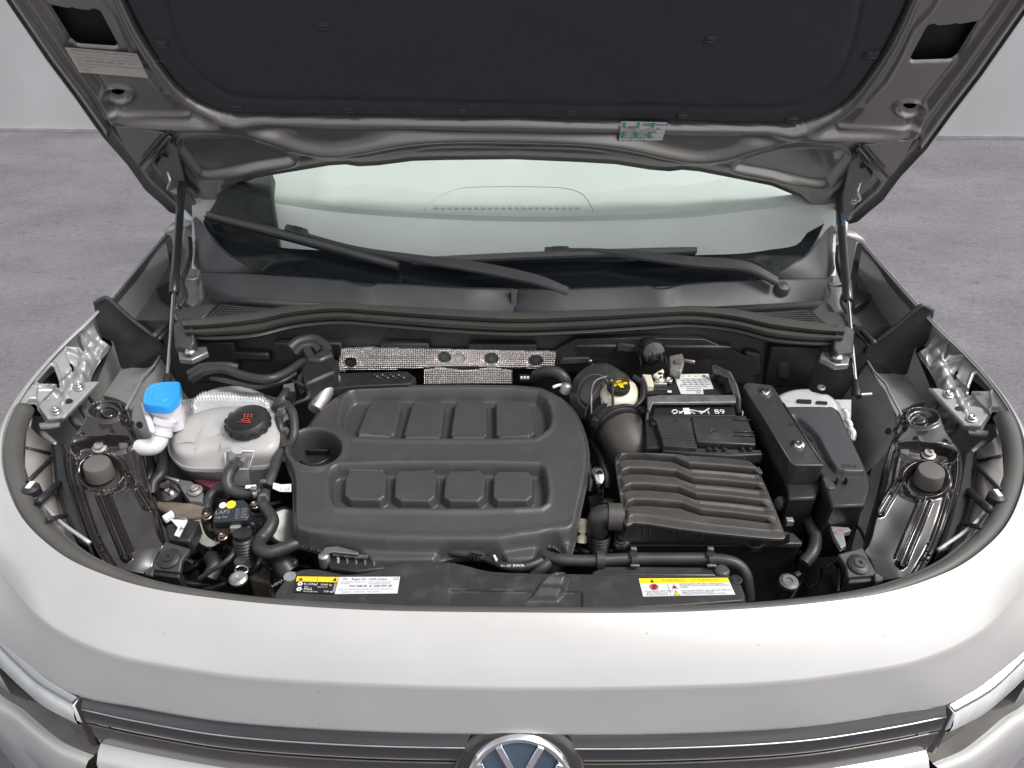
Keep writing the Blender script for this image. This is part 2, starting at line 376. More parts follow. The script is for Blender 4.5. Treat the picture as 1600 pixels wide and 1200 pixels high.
wm = M('backdrop_canvas', (.50, .50, .505), .8, 0, 0, .07, 1.1, 260, .3, stretch=(1.6, 1, .5))
g = MB(); ys = [(6.19, 0), (6.19, 1.5), (6.30, 1.5), (6.30, 0)]
g.ring_loft([[(x, y, z) for y, z in ys] for x in np.linspace(-9, 9, 7)], wm, closed=False)
bw = g.build('backdrop_wall', sharp=30); g = MB(); g.prism([(-9, 6.17, .028), (9, 6.17, .028), (9, 6.188, .028), (-9, 6.188, .028)], (0, 0, -.026), M('base_shadow_grey', (.33, .33, .34), .7)); g.build('base_shadow_strip', bw); bw['label'] = 'pale grey studio backdrop wall standing behind the car'; bw['category'] = 'wall'  # strip added at the wall foot, its grey standing for shadow

car = bpy.data.objects.new('silver_car', None); COL.objects.link(car); car.location = (0, 2.6, 0)
car['label'] = 'silver car with its bonnet propped open over the engine bay'; car['category'] = 'car'
# ------------------------------------------------------------------ body shell round the opening
def halves(fn):
    """run fn for the near-left flank and again mirrored"""
    global MIR
    for k in (0, 1):
        MIR = bool(k); fn(k)
    MIR = False
AK = [((262, 360), 1.07), ((205, 425), 1.055), ((150, 487), 1.035), ((95, 540), 1.01), ((45, 597), .99), ((13, 650), .975), ((2, 700), .965), ((8, 750), .957),
      ((35, 810), .95), ((90, 862), .945), ((150, 893), .94), ((230, 918), .937), ((330, 934), .934), ((450, 946), .932), ((600, 954), .93), ((803, 957), .93)]
BK = {8: ((-38, 850), .90), 9: ((10, 908), .89), 10: ((70, 973), .885), 11: ((165, 1020), .88), 12: ((280, 1044), .875), 13: ((400, 1060), .872), 14: ((580, 1070), .87), 15: ((803, 1076), .868)}
CK = {8: ((-105, 900), .845), 9: ((-45, 957), .825), 10: ((22, 1020), .805), 11: ((112, 1083), .79), 12: ((215, 1106), .785), 13: ((360, 1129), .782), 14: ((570, 1143), .78), 15: ((803, 1148), .78)}
def body_rings():
    A, B, C = [], [], []
    for i, ((px, py), z) in enumerate(AK):
        a = Z(px, py, z); A.append(a)
        if i in BK:
            B.append(Z(*BK[i][0], BK[i][1])); C.append(Z(*CK[i][0], CK[i][1]))
        else:
            k = i/7
            B.append(a+W(-.012-.03*k, -.03*k*k, -.035-.02*k)); C.append(a+W(-.035-.035*k, -.06*k*k, -.30+.17*k*k))
    return A, B, C
def full(sel, sub=6):
    """left half + mirrored half as one smooth line"""
    global MIR
    MIR = False; L_ = body_rings()[sel]; MIR = True; Rr = body_rings()[sel]; MIR = False
    P = L_+Rr[-2::-1]
    return np.array(catmull(P, sub))
rA, rB, rC = full(0), full(1), full(2)
def inward(R, d, dz):
    c = np.array([0, 1.25, 0]); T = np.gradient(R, axis=0); N = np.stack([-T[:, 1], T[:, 0], 0*T[:, 0]], 1); N /= np.linalg.norm(N, axis=1)[:, None]+1e-9
    s = np.sign(((c-R)*N).sum(1))[:, None]; return R+N*s*np.reshape(d, (-1, 1))+np.array([0, 0, 1.])*np.reshape(dz, (-1, 1))
# nose: flange under the seal, rounded edge, crowned top, crease, falling face, lip
mids = lambda P, Q, k, b: P*(1-k)+Q*k+np.array([0, 0, b])
nose = MB()
_i = np.arange(len(rA)); WR = ss(29, 35, np.minimum(_i, len(rA)-1-_i).astype(float)); WF = ss(30, 75, np.minimum(_i, len(rA)-1-_i).astype(float))
rows = [inward(rA, .003+.043*WR*(1-.6*WF), -.004-.028*WR), inward(rA, .002+.018*WR*(1-.3*WF), -.004-.023*WR), inward(rA, .0015+.0045*WR, -.003-.019*WR), inward(rA, .001, -.004), rA*1.0, mids(rA, rB, .06, .002), mids(rA, rB, .25, .006), mids(rA, rB, .5, .0085), mids(rA, rB, .78, .007), mids(rA, rB, .97, .0013), mids(rA, rB, 1, 0),
        mids(rB, rC, .05, -.002), mids(rB, rC, .35, .001), mids(rB, rC, .7, .002), mids(rB, rC, .96, .001), rC, inward(rC, .006, -.007), inward(rC, .03, -.009)]
nose.ring_loft(rows, K.paint, closed=False)
body = nose.build('front_panel', car, sharp=50)
# fender flanks below the crease and the strip behind the lamps
def flank(k):
    m = MB(); A, B, C = body_rings(); n = 10
    C0 = [np.array(q) for q in C[:n]]
    rows = [catmull([q for q in C0], 4)]
    for dx, dz in ((-.012, -.1), (-.014, -.25), (.0, -.42)):
        rows.append([p+W(dx, 0, dz) for p in rows[0]])
    m.ring_loft([np.array(r) for r in rows], K.paint, closed=False)
    m.build('front_fender', car, sharp=60)
halves(flank)
# rubber seal along the front of the opening
s0 = 6*5; s1 = len(rA)-s0
path = inward(rA, .0165-.0065*WF, -.009-.006*WF)[s0-2:s1+2]
sm = MB(); rr = []
for i in range(len(path)):
    f = abs(i/(len(path)-1)-.5)*2
    rr.append(.0095+.0056*ss(.35, .85, np.array(f)))
sm.tube(path, rr, K.rubber, seg=14, smooth=1)
seal = sm.build('bonnet_seal', car, sharp=180)
lipm = MB(); p2 = inward(rA, .034-.016*WF, -.008-.006*WF)[s0+8:s1-8]
lipm.tube(p2, .0032, K.rubber, seg=6, smooth=1)
lipm.build('seal_lip', seal, sharp=180)
def seal_clip(k):
    for px, py in ((62, 838), (188, 902)):
        pass
# dark inner wall of the bay under the seal, floor of the bay, firewall
m = MB(); wi = inward(rA, .068, -.07)[30:-30]
m.ring_loft([wi, wi*[1, 1, 0]+[0, 0, .80], inward(rA, .09, 0)[30:-30]*[1, 1, 0]+[0, 0, .62], inward(rA, .12, 0)[30:-30]*[1, 1, 0]+[0, 0, .40]], K.plas3, closed=False)
m.build('bay_lining', car, sharp=60)
m = MB(); m.box((0, 1.15, .42), (.78, 0, 0), (0, .50, 0), (0, 0, .01), K.dustbrown); m.build('undertray', car)

# ------------------------------------------------------------------ bonnet
HN = np.array([0, -.848, -.53]); HP0 = np.array([0, 1.763, 1.092]); HPL = (HP0, HN)
OUT = [(-262, -385), (10, 0), (75, 95), (120, 155), (160, 212), (200, 257), (228, 297), (250, 316), (267, 332), (290, 339), (314, 340), (326, 327), (340, 308), (354, 295), (400, 277), (440, 270),
       (515, 257.5), (540, 256), (560, 259), (590, 257.5), (645, 250.5), (700, 249), (803, 248), (830, 248), (830, -385)]
PAD = [(60, -330), (105, -220), (150, -110), (180, -40), (196, 0), (222, 55), (258, 110), (285, 143), (318, 165), (358, 177), (410, 180), (600, 184), (1400, 188), (1400, -330)]
WIN = [(76, 10), (108, 17), (112, 15), (120, 18), (142, 20), (146, 17), (155, 20), (183, 73), (178, 75), (118, 71), (108, 66)]
C2 = [(165, 182), (230, 190), (300, 193), (350, 195), (385, 200), (430, 214), (470, 228), (515, 235), (560, 230), (610, 220), (660, 213), (720, 210.5), (830, 211)]
C3 = [(400, 227), (450, 242), (510, 253), (560, 251), (620, 242), (680, 236), (740, 235), (830, 236)]
PKT = [(268, 228), (300, 221), (350, 222), (400, 230), (440, 243), (462, 256), (455, 263), (400, 270), (335, 284), (312, 284), (300, 270)]
def rline(P): return np.array(catmull(P, 4))
C2s, C3s = rline(C2), rline(C3)
PKTs = np.array(chaikin(PKT, 2)); PADs = np.array(chaikin(PAD, 1))
def hood_h(X, Yv):
    h = np.zeros_like(X); do = sdpoly(X, Yv, OUT)
    sd_ = dline(X, Yv, OUT[:9])
    h += .006*bump(sd_-30, 5)-.005*bump(sd_-20, 4.5)+.005*bump(sd_-12, 3)-.006*bump(sd_-42, 6)-.012*(1-ss(0, 6, sd_))
    dp = sdpoly(X, Yv, PADs)
    h += -.016*ss(-3.5, -.5, dp)+.013*bump(dp+9, 6.5)-.004*bump(dp+19, 6)*(Yv > 150)
    d2 = dline(X, Yv, C2s); yc = np.interp(X, C2s[:, 0], C2s[:, 1])
    below = ss(0, 14, Yv-yc)*(X > 168)
    h += .021*bump(d2, 9.5)*ss(150, 200, X)-.014*below
    h += .0025*bump(dline(X, Yv, C3s), 1.6)
    dk = sdpoly(X, Yv, PKTs); h += -.010*ss(0, 7, dk)+.0045*bump(dk+3, 3.2)
    # flange of the rear edge
    h += .004*ss(14, 6, do)*(Yv > 236)*(X > 340)
    # rib, dished hole, crease by the pad
    h += .0045*bump(dline(X, Yv, [(170, 176.5), (296, 178.5)]), 2.6)
    e = np.sqrt(((X-184)/27)**2+((Yv-148)/15)**2); h += .006*bump(e-.85, .16)-.004*ss(.7, .45, e)
    h += .005*bump(dline(X, Yv, [(120, -60), (150, -8), (178, 22), (200, 70), (222, 108), (250, 138)]), 3)
    h += -.004*bump(dline(X, Yv, [(262, 200), (320, 204), (392, 214)]), 4)
    h += -.006*ss(4, 0, -sdpoly(X, Yv, WIN))
    return np.maximum(h, -.028)
def hood_sd(X, Yv):
    return np.minimum(np.minimum(np.minimum(sdpoly(X, Yv, OUT), 803-X), -sdpoly(X, Yv, WIN)), -sdell(X, Yv, 183.5, 144.5, 10.5, 5.5))
bm_ = MB()
for k in (0, 1):
    MIR = bool(k)
    bm_.add(*(lambda q: (np.concatenate(q.V), q.F if not k else [f[::-1] for f in q.F]))(MB().field((-240, -330, 806, 346), 1.8, HPL, hood_h, K.paint_in, drop=-.03, sdf=hood_sd)), K.paint_in)
MIR = False
# outer skin (closed panel seen from behind) carries the bonnet
sk = MB()
def skin_side(off, grow=0):
    global MIR
    out = []
    for k in (0, 1):
        MIR = bool(k)
        P = [np.array(p, float) for p in OUT[:-2]]
        pts = [PL(p[0]-grow*(i < 9), p[1]+(1 if i > 12 else 0), HPL, off) for i, p in enumerate(P)]
        out += pts if not k else pts[::-1]
    MIR = False
    return np.array(out)
sk.ring_loft([skin_side(-.012, 1), skin_side(-.018, 3), skin_side(-.030, 3), skin_side(-.040, 1)], K.paint)
nO = len(OUT[:-2]); V = skin_side(-.040, 1)
sk.add(V, [tuple(range(len(V)))], K.paint)
bonnet = sk.build('bonnet', car, sharp=40)
bm_.build('inner_panel', bonnet, doubles=True, sharp=60)
# black sheet added as the shade inside the openings
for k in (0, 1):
    cav = MB(); MIR = bool(k); cav.add([PL(x, y, HPL, -.030) for x, y in ((40, -10), (200, -10), (240, 165), (150, 165))], [(0, 1, 2, 3)], K.black); cav.build('cavity_shade', bonnet)
MIR = False
# insulation pad
def pad_h(X, Yv):
    d = sdpoly(X, Yv, PADs)
    h = -.010+.013*ss(-1.5, 5, d)
    g = [(150, -250), (215, -120), (258, -30), (268, 20), (285, 75), (312, 115), (350, 142), (400, 152), (600, 157), (830, 160)]
    dg = dline(X, Yv, rline(g)); h += -.0035*bump(dg, 4)+.004*ss(-4, 14, sdpoly(X, Yv, g+[(830, -300)]))
    h += .0012*np.sin(X*.021+Yv*.013)*np.sin(Yv*.03)
    return h
pm = MB()
for k in (0, 1):
    MIR = bool(k)
    pm.add(*(lambda q: (np.concatenate(q.V), q.F if not k else [f[::-1] for f in q.F]))(MB().field((40, -300, 808, 196), 3, HPL, pad_h, K.felt, drop=-.03, sdf=lambda X, Yv: np.minimum(sdpoly(X, Yv, PADs), 803-X))), K.felt)
MIR = False
pm.build('insulation_pad', bonnet, doubles=True, sharp=60)
# pad fasteners
CL = [(253, 68, 18, 12), (370, 168, 20, 9), (546, 171, 16, 9), (722, 172, 15, 9), (505, 40, 22, 14), (893, 174, 15, 9), (1067, 180, 18, 9), (1238, 186, 22, 11), (1362, 85, 22, 13), (1110, 60, 20, 13)]
for px, py, ww, hh in CL:
    m = MB(); c = PL(px, py, HPL, .004); r = mpx(c, 1)
    ax = np.array([1., 0, 0]); ay = np.array([0, -.53, .848])
    m.prism([c+ax*ww/2*r*sx+ay*hh/2*r*sy+HN*.0035 for sx, sy in ((-1, -1), (1, -1), (.9, 1), (-.9, 1))], -HN*.008, K.felt)
    for q in (-.25, .25): m.box(c+HN*.004+ay*hh*r*q, ax*ww*.32*r, ay*.0012, HN*.0016, K.plas2)
    m.build('pad_fastener', bonnet, bevel=.0012)
# hinge plates, hinges
def hinge(k):
    m = MB()
    m.prism([PL(x, y, HPL, o) for x, y, o in ((178, 196, .012), (262, 209, .020), (224, 262, .02), (206, 248, .012))], -HN*.014, K.paint_in)
    h = m.build('hinge_cover', bonnet, bevel=.002)
    m = MB()
    m.tube([PL(266, 212, HPL, .026), PL(226, 264, HPL, .03)], .0055, K.gloss, seg=10, smooth=1)
    m.tube([PL(258, 208, HPL, .026), PL(218, 258, HPL, .03)], .0035, K.plas2, seg=8, smooth=1)
    m.build('reinforcing_rod', bonnet, sharp=180)
    m = MB()
    m.prism([PL(x, y, HPL, .006) for x, y in ((262, 226), (276, 236), (290, 300), (306, 322), (300, 336), (282, 330), (262, 290), (244, 262))], -HN*.012, K.dull)
    m.tube([PL(262, 268, HPL, .012), PL(266, 284, HPL, .03), PL(262, 296, HPL, .035), PL(276, 302, HPL, .03)], .003, K.steel, seg=8)
    m.lathe(PL(273, 296, HPL, .02), HN, [(.008, 0), (.008, .008), (.005, .012), (0, .012)], K.steel, seg=12)
    m.lathe(PL(258, 242, HPL, .010), HN, [(.007, 0), (.006, .002), (0, .002)], K.black, seg=12)
    m.build('bonnet_hinge', bonnet, bevel=.001)
halves(hinge)
# hinge roots on the fender corners (pale painted corner)
def hroot(k):
    m = MB()
    m.add([Z(254, 362, 1.075), Z(272, 348, 1.085), Z(306, 344, 1.09), Z(308, 350, 1.08), Z(290, 356, 1.075), Z(262, 366, 1.068)], [(0, 1, 2, 3, 4, 5)], K.paint)
    m.add([Z(290, 328, 1.11), Z(306, 346, 1.09), Z(300, 350, 1.08), Z(284, 352, 1.085), Z(282, 334, 1.1)], [(0, 1, 2, 3, 4)], K.white)
    m.build('fender_corner', car, solid=.004)
halves(hroot)

# ------------------------------------------------------------------ gas struts
def proj(p):
    d = np.asarray(p)-CAM; z = d @ _fw; return 800+FPX*(d @ RTV)/z, 600-FPX*(d @ UPV)/z
for (t_, b_, cut, brk) in (((284, 292), (261, 603), 458, 448), ((1311, 312), (1338, 612), 470, 450)):
    T = PL(t_[0], t_[1], HPL, .03); B = Z(b_[0], b_[1], .945)
    f = 0
    for f in np.linspace(0, 1, 400):
        if proj(T*(1-f)+B*f)[1] > cut: break
    S = T*(1-f)+B*f; ax = (B-T)/np.linalg.norm(B-T); r = mpx(S, 7.2)
    m = MB(); m.lathe(T, ax, [(0, 0), (r*.6, 0), (r*.9, .01), (r*.93, np.linalg.norm(S-T)-.055), (r*1.08, np.linalg.norm(S-T)-.05), (r*1.1, np.linalg.norm(S-T)-.003), (r*.9, np.linalg.norm(S-T)), (0, np.linalg.norm(S-T))], K.strut, seg=24)
    u = ax/1.0; side = np.cross(ax, -_fw); side /= np.linalg.norm(side); nf = np.cross(side, ax); nf = nf if nf @ _fw < 0 else -nf
    m.text('1510047', T+ax*.05+nf*r*.96-side*.004, ax, (side if b_[0] > 800 else side), K.inkblue, size=.011)
    st = m.build('gas_strut', car, sharp=40)
    m = MB(); m.lathe(S, ax, [(0, -.002), (.0042, 0), (.0042, np.linalg.norm(B-S)-.02)], K.rod, seg=14); m.build('rod', st, sharp=40)
    m = MB(); m.lathe(B-ax*.026, ax, [(.0052, 0), (.0075, .004), (.008, .02), (.010, .026), (.009, .038), (0, .040)], K.plas3, seg=16)
    m.tube([B+ax*.008, B+ax*.008+np.array([.028 if b_[0] > 800 else -.028, 0, .002])], .004, K.steel, seg=8, smooth=1)
    m.build('ball_socket', st, sharp=40)
    m = MB(); m.lathe(T-ax*.012, ax, [(0, 0), (.008, .0), (.009, .02), (.006, .03)], K.plas3, seg=16); m.build('end_socket', st, sharp=40)

# ------------------------------------------------------------------ windscreen, what shows through it
GN = np.array([0, -math.sin(R_(25)), math.cos(R_(25))]); GPL = (np.array([0, 1.47, 1.05]), GN)
GLO = [(318, 336), (330, 362), (350, 390), (395, 418), (440, 432), (500, 441), (600, 448), (700, 452), (803, 453)]
def line_full(P, fn):
    """mirror a left-half pixel line and return the 3-D points"""
    global MIR
    MIR = False; a = [fn(*p) for p in P]; MIR = True; b = [fn(*p) for p in P[:-1]][::-1]; MIR = False
    return a+b
low = catmull(line_full(GLO, lambda x, y: PL(x, y, GPL)), 3)
top = [p+np.array([-p[0]*.10*0, .45, .26])*(1.0) for p in low]
top = [np.array([p[0]*.93, 2.06+.0*p[0], 1.05+math.tan(R_(25))*(2.06-1.47)]) for p in low]
m = MB()
rows = [np.array([a*(1-k)+b*k for a, b in zip(low, top)]) for k in (0, .1, .2, .35, .5, .75, 1)]
m.ring_loft(rows, K.glass, closed=False)
screen = m.build('windscreen', car, sharp=180)
FR = [(345, 352), (362, 372), (400, 380), (450, 388), (520, 392), (600, 398), (660, 402), (740, 404), (803, 404)]
fr = catmull(line_full(FR, lambda x, y: PL(x, y, GPL, -.003)), 3); lw = catmull(line_full(GLO, lambda x, y: PL(x, y, GPL, -.003)), 3)
m = MB(); m.ring_loft([np.array(lw), np.array(fr)], K.frit, closed=False); m.build('black_border', screen, sharp=180)
# dashboard (sub-surface of the cabin)
m = MB()
D = lambda x, y, off: PL(x, y, GPL, off)
xs = [330, 450, 560, 680, 803]
c1 = line_full([(300, 300), (430, 318), (520, 331), (660, 341), (803, 346)], lambda x, y: D(x, y, -.07))
c0 = line_full([(300, 420), (430, 430), (520, 440), (660, 450), (803, 455)], lambda x, y: D(x, y, -.045))
c2 = line_full([(300, 285), (430, 305), (520, 322), (660, 333), (803, 338)], lambda x, y: D(x, y, -.060))
c3 = line_full([(250, 120), (430, 120), (520, 120), (660, 120), (803, 120)], lambda x, y: D(x, y, -.062))
m.ring_loft([np.array(catmull(c, 3)) for c in (c0, c1)], K.dash2, closed=False)  # pale front tone stands in for sky reflected in the glass
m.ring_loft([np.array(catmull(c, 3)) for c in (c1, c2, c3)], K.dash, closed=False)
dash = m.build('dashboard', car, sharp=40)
m = MB()   # demister panel: raised bezel with slots
bz = [(664, 328), (672, 318), (700, 300), (740, 292), (860, 292), (905, 300), (922, 318), (927, 330)]
m.tube([D(x, y, -.060) for x, y in bz], .0016, K.dash, seg=6)
for a, b in (((676, 322), (915, 322)), ((672, 327), (920, 328))): m.tube([D(*a, -.061), D(*b, -.061)], .0012, K.dash, seg=6, smooth=1)
m.build('demister_bezel', dash, sharp=180)
for i in range(22):
    m = MB(); x = 682+i*10.5; m.box((D(x, 324.5, -.058)), (.0045, 0, 0), (0, .002, .002), (0, -.001, .001), K.dash)
    m.build('vent_slat', dash)
m = MB()   # dark shape added for the reflection at the left of the glass
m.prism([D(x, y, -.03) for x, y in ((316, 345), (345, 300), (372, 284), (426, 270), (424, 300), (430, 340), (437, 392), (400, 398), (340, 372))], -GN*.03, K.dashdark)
m.build('reflection_shape', dash, bevel=.004)
# ------------------------------------------------------------------ wipers
def wiper(bl, arm, cap, end):
    m = MB(); a, b = [PL(*p, GPL, .022) for p in bl]
    ax = (b-a)/np.linalg.norm(b-a); sd_ = np.cross(GN, ax); hgt = mpx(a, 7)
    sec = [(-1, -.2), (-.9, .5), (-.2, 1), (.5, .7), (1, -.1), (.3, -1), (-.5, -1)]
    pts = [a+(b-a)*k for k in np.linspace(0, 1, 12)]
    m.ring_loft([np.array([p+sd_*hgt*u_*(.75 if i in (0, 11) else 1)+GN*.009*v_+GN*.004*math.sin(i/11*math.pi) for u_, v_ in sec]) for i, p in enumerate(pts)], K.cowl, True, (True, True))
    wp = m.build('wiper', car, sharp=35)
    m = MB(); m.ring_loft([np.array([p-GN*.010+sd_*u_*.0025+GN*v_*.008 for u_, v_ in ((-1, -1), (1, -1), (.6, 1), (-.6, 1))]) for p in pts], K.black, True, (True, True)); m.build('rubber_blade', wp)
    m = MB(); P = [PL(x, y, GPL, o) for x, y, o in arm]
    t0 = P[-1]-P[0]; t0 /= np.linalg.norm(t0); s_ = np.cross(GN, t0)
    ws = [.0045, .0055, .009, .0125, .012, .010][:len(P)]
    Q = catmull([np.append(p, q) for p, q in zip(P, ws)], 5)
    m.ring_loft([np.array([q[:3]+s_*q[3]*u_+GN*v_*.0055 for u_, v_ in ((-1, -1), (-1, .3), (-.72, 1), (.72, 1), (1, .3), (1, -1))]) for q in Q], K.cowl, True, (True, True))
    m.build('wiper_arm', wp, sharp=30)
    m = MB(); c = PL(*cap, GPL, .036); m.prism([c+ax*x*.028+sd_*y*.009 for x, y in ((-1, -.8), (.7, -.9), (1.0, 0), (.7, .9), (-1, .8))], -GN*.016, K.cowl)
    m.box(c+GN*.001, ax*.011, sd_*.007, GN*.001, K.plas2)
    m.build('blade_adapter', wp, bevel=.002)
    m = MB(); c = PL(*end, GPL, .012); m.lathe(c-GN*.02, GN, [(.016, 0), (.016, .012), (.012, .02), (0, .022)], K.cowl, seg=18); m.build('pivot_cap', wp, sharp=40)
wiper(((325, 335), (622, 414)), ((470, 366, .028), (560, 390, .028), (660, 405, .030), (745, 417, .032), (835, 436, .032), (888, 456, .02)), (464, 358), (880, 452))
wiper(((644, 408), (1088, 391)), ((884, 392, .03), (935, 393, .03), (1000, 399, .032), (1090, 409, .034), (1166, 416, .034), (1215, 440, .02)), (872, 389), (1225, 446))
# ------------------------------------------------------------------ cowl
def cowl():
    top = catmull(line_full([(306, 338), (318, 350), (336, 380), (362, 402), (400, 421), (460, 436), (540, 445), (640, 450), (803, 455)], lambda x, y: PL(x, y, GPL, .002)), 4)
    mid = catmull(line_full([(298, 352), (300, 385), (304, 415), (330, 428), (400, 431), (470, 436), (545, 442), (650, 452), (803, 457)], lambda x, y: Z(x, y, 1.043)), 4)
    m = MB(); m.ring_loft([np.array(top), np.array([a*.5+b*.5+[0, 0, .004] for a, b in zip(top, mid)]), np.array(mid)], K.cowl, closed=False)
    cw = m.build('cowl_panel', car, sharp=60)
    # upright lip: a wall leaning to the front with two notches, split in the middle
    lt = [(313, 429), (400, 431), (470, 436), (538, 442), (550, 445), (564, 449), (580, 450), (592, 446), (650, 449), (720, 453), (803, 455)]
    lb = [(326, 462), (400, 468), (470, 474), (538, 479), (550, 480), (564, 481), (580, 482), (592, 482), (650, 484), (720, 486), (803, 487)]
    global MIR
    for k in (0, 1):
        MIR = bool(k); m = MB()
        a = [Z(x, y, 1.052) for x, y in lt]; a2 = [Z(x, y-2.5, 1.048) for x, y in lt]; b = [Z(x, y, 1.020) for x, y in lb]; b2 = [p+np.array([0, .004, -.012]) for p in b]
        if k: a[-1] = a[-1]+[.003, 0, 0]; b[-1] = b[-1]+[.003, 0, 0]; a2[-1] = a2[-1]+[.003, 0, 0]; b2[-1] = b2[-1]+[.003, 0, 0]
        m.ring_loft([np.array(q) for q in (a2, a, [p*.97+q*.03+np.array([0, -.001, 0]) for p, q in zip(a, b)], b, b2)], K.cowl, closed=False)
        m.build('cowl_lip', cw, sharp=25, solid=.003)
    MIR = False
    m = MB(); m.box((Z(803, 470, 1.038)), (.006, 0, 0), (0, .006, .022), (0, -.004, .004), K.cowl); m.build('lip_joint', cw, bevel=.001)
    # trough between lip and rail, with the grilles at either end
    def tray(k):
        m = MB()
        m.add([Z(322, 462, 1.018), Z(480, 474, 1.018), Z(803, 486, 1.018), Z(803, 500, 1.008), Z(460, 496, 1.005), Z(300, 500, 1.0)], [(0, 1, 2, 3, 4, 5)], K.cowl)
        m.add([Z(322, 461, 1.030), Z(480, 472, 1.030), Z(560, 480, 1.022), Z(460, 482, 1.014), Z(330, 472, 1.02)], [(0, 1, 2, 3, 4)], K.cowl)
        t = m.build('cowl_tray', cw, solid=.003)
        g = MB()
        pl = plane(370, 486, 1.018, 0, -.15)
        g.prism([PL(x, y, pl, 0) for x, y in ((338, 476), (355, 475), (430, 483), (400, 492), (318, 498))], -pl[1]*.006, K.black)
        g.build('grille_recess', cw)
        for r in range(6):
            f = r/5
            a = np.array([345-f*22, 477+f*18]); b = np.array([420-f*6, 483.5+f*7.5])
            g = MB(); g.tube([PL(*a, pl, .004), PL(*b, pl, .004)], .0016, K.plas2, seg=6, smooth=1)
            for q in np.linspace(.04, .96, 11):
                c = a*(1-q)+b*q
                if r < 5: g.box(PL(c[0]-2, c[1]+1.8, pl, .003), (.001, 0, 0), (0, .0035, 0), (0, 0, .0015), K.plas2)
            g.build('grille_slat', cw)
    halves(tray)
cowl()
# ------------------------------------------------------------------ rail seal across the bulkhead
def rail():
    T = [(283, 499), (330, 495), (400, 486), (455, 476), (520, 470), (580, 473), (680, 480), (803, 486)]
    Bm = [(292, 531), (340, 532), (400, 528), (460, 514), (530, 508), (600, 513), (700, 521), (803, 526)]
    prof = [(0, 1.012), (.03, 1.024), (.14, 1.030), (.30, 1.029), (.42, 1.020), (.46, 1.015), (.50, 1.018), (.62, 1.022), (.72, 1.016), (.78, 1.006), (.80, 1.002), (.84, 1.004), (.95, 1.0), (1.0, .985), (1.02, .95)]
    rows = []
    for k, z in prof:
        rows.append(np.array(catmull(line_full([(a[0]*(1-k)+b[0]*k, a[1]*(1-k)+b[1]*k) for a, b in zip(T, Bm)], lambda x, y: Z(x, y, z)), 6)))
    m = MB(); m.ring_loft(rows, K.beam, closed=False); r = m.build('bulkhead_seal', car, sharp=50)
    def end(k):
        m = MB()
        m.prism([Z(x, y, z) for x, y, z in ((270, 505, 1.01), (283, 497, 1.028), (300, 497, 1.032), (304, 534, 1.008), (296, 545, 1.0), (272, 542, .995))], (0, .01, -.04), K.plas2)
        m.build('seal_end_piece', r, bevel=.004)
        m = MB(); m.prism([Z(x, y, z) for x, y, z in ((272, 482, 1.012), (330, 474, 1.016), (345, 478, 1.014), (312, 499, 1.006), (280, 500, 1.006))], (0, 0, -.012), K.cowl); m.build('corner_tray', car, bevel=.003)
        m = MB(); m.prism([Z(x, y, .985) for x, y in ((278, 545), (322, 541), (325, 550), (300, 562), (280, 560))], (0, 0, -.012), K.alu); m.lathe(Z(298, 552, .988), (0, 0, 1), [(.012, 0), (.012, .006), (.007, .01), (0, .01)], K.steel, seg=6)
        m.build('seal_bracket', car, bevel=.002)
    halves(end)
rail()
# firewall and deep dark panels below it
m = MB()
m.add([(-.80, 1.38, 1.0), (.80, 1.38, 1.0), (.80, 1.33, .80), (-.80, 1.33, .80), (.80, 1.28, .45), (-.80, 1.28, .45)], [(0, 1, 2, 3), (3, 2, 4, 5)], K.plas3)
for i in range(7):
    x = -.62+i*.2; m.box((x, 1.352, .92), (.05+.02*(i % 2), 0, 0), (0, .008, 0), (0, 0, .05), K.plas3)
m.build('firewall', car, bevel=.004)
# lower black panels on the bulkhead right of the engine
pl = vplane(1.335, 0, .15)
m = MB(); m.prism([PL(x, y, pl) for x, y in ((868, 548), (900, 530), (1010, 528), (1100, 530), (1175, 560), (1180, 600), (1060, 600), (960, 585), (868, 580))], -pl[1]*.02, K.plas3)
m.prism([PL(x, y, pl, .012) for x, y in ((966, 538), (1004, 541), (1004, 551), (964, 549))], -pl[1]*.01, K.plas2)
m.prism([PL(x, y, pl, .014) for x, y in ((878, 561), (920, 559), (924, 567), (874, 570))], -pl[1]*.01, K.plas2)
m.lathe(PL(922, 564, pl, .016), (0, -1, .3), [(.005, 0), (.004, .006), (0, .006)], K.steel, seg=10)
m.build('bulkhead_trim', car, bevel=.003)
for (a, b, c, d) in ((1120, 540, 1142, 572), (1165, 548, 1190, 590), (1215, 555, 1235, 596), (440, 545, 462, 566), (360, 548, 420, 566)):
    m = MB(); pl2 = vplane(1.345, 0, .15); m.prism([PL(x, y, pl2, .01) for x, y in ((a, b), (c, b+4), (c+2, d), (a-2, d-3))], -pl2[1]*.02, K.plas3); m.build('bulkhead_rib', car, bevel=.006)
# black vacuum cap at the bulkhead
m = MB(); c = Y(1018, 550, 1.31); ax = np.array([.15, -.9, .35]); m.lathe(c+ax*.0-ax*.03, ax, [(.026, 0), (.028, .01), (.028, .03), (.022, .045), (.010, .05), (0, .05)], K.gloss, seg=22)
for a in np.linspace(-1.2, 1.2, 5): m.box(c+np.array([math.sin(a)*.027, -.025, math.cos(a)*.02-.012]), (.001, 0, 0), (0, .012, 0), (0, 0, .004), K.steel)
m.build('vacuum_valve', car, sharp=35)

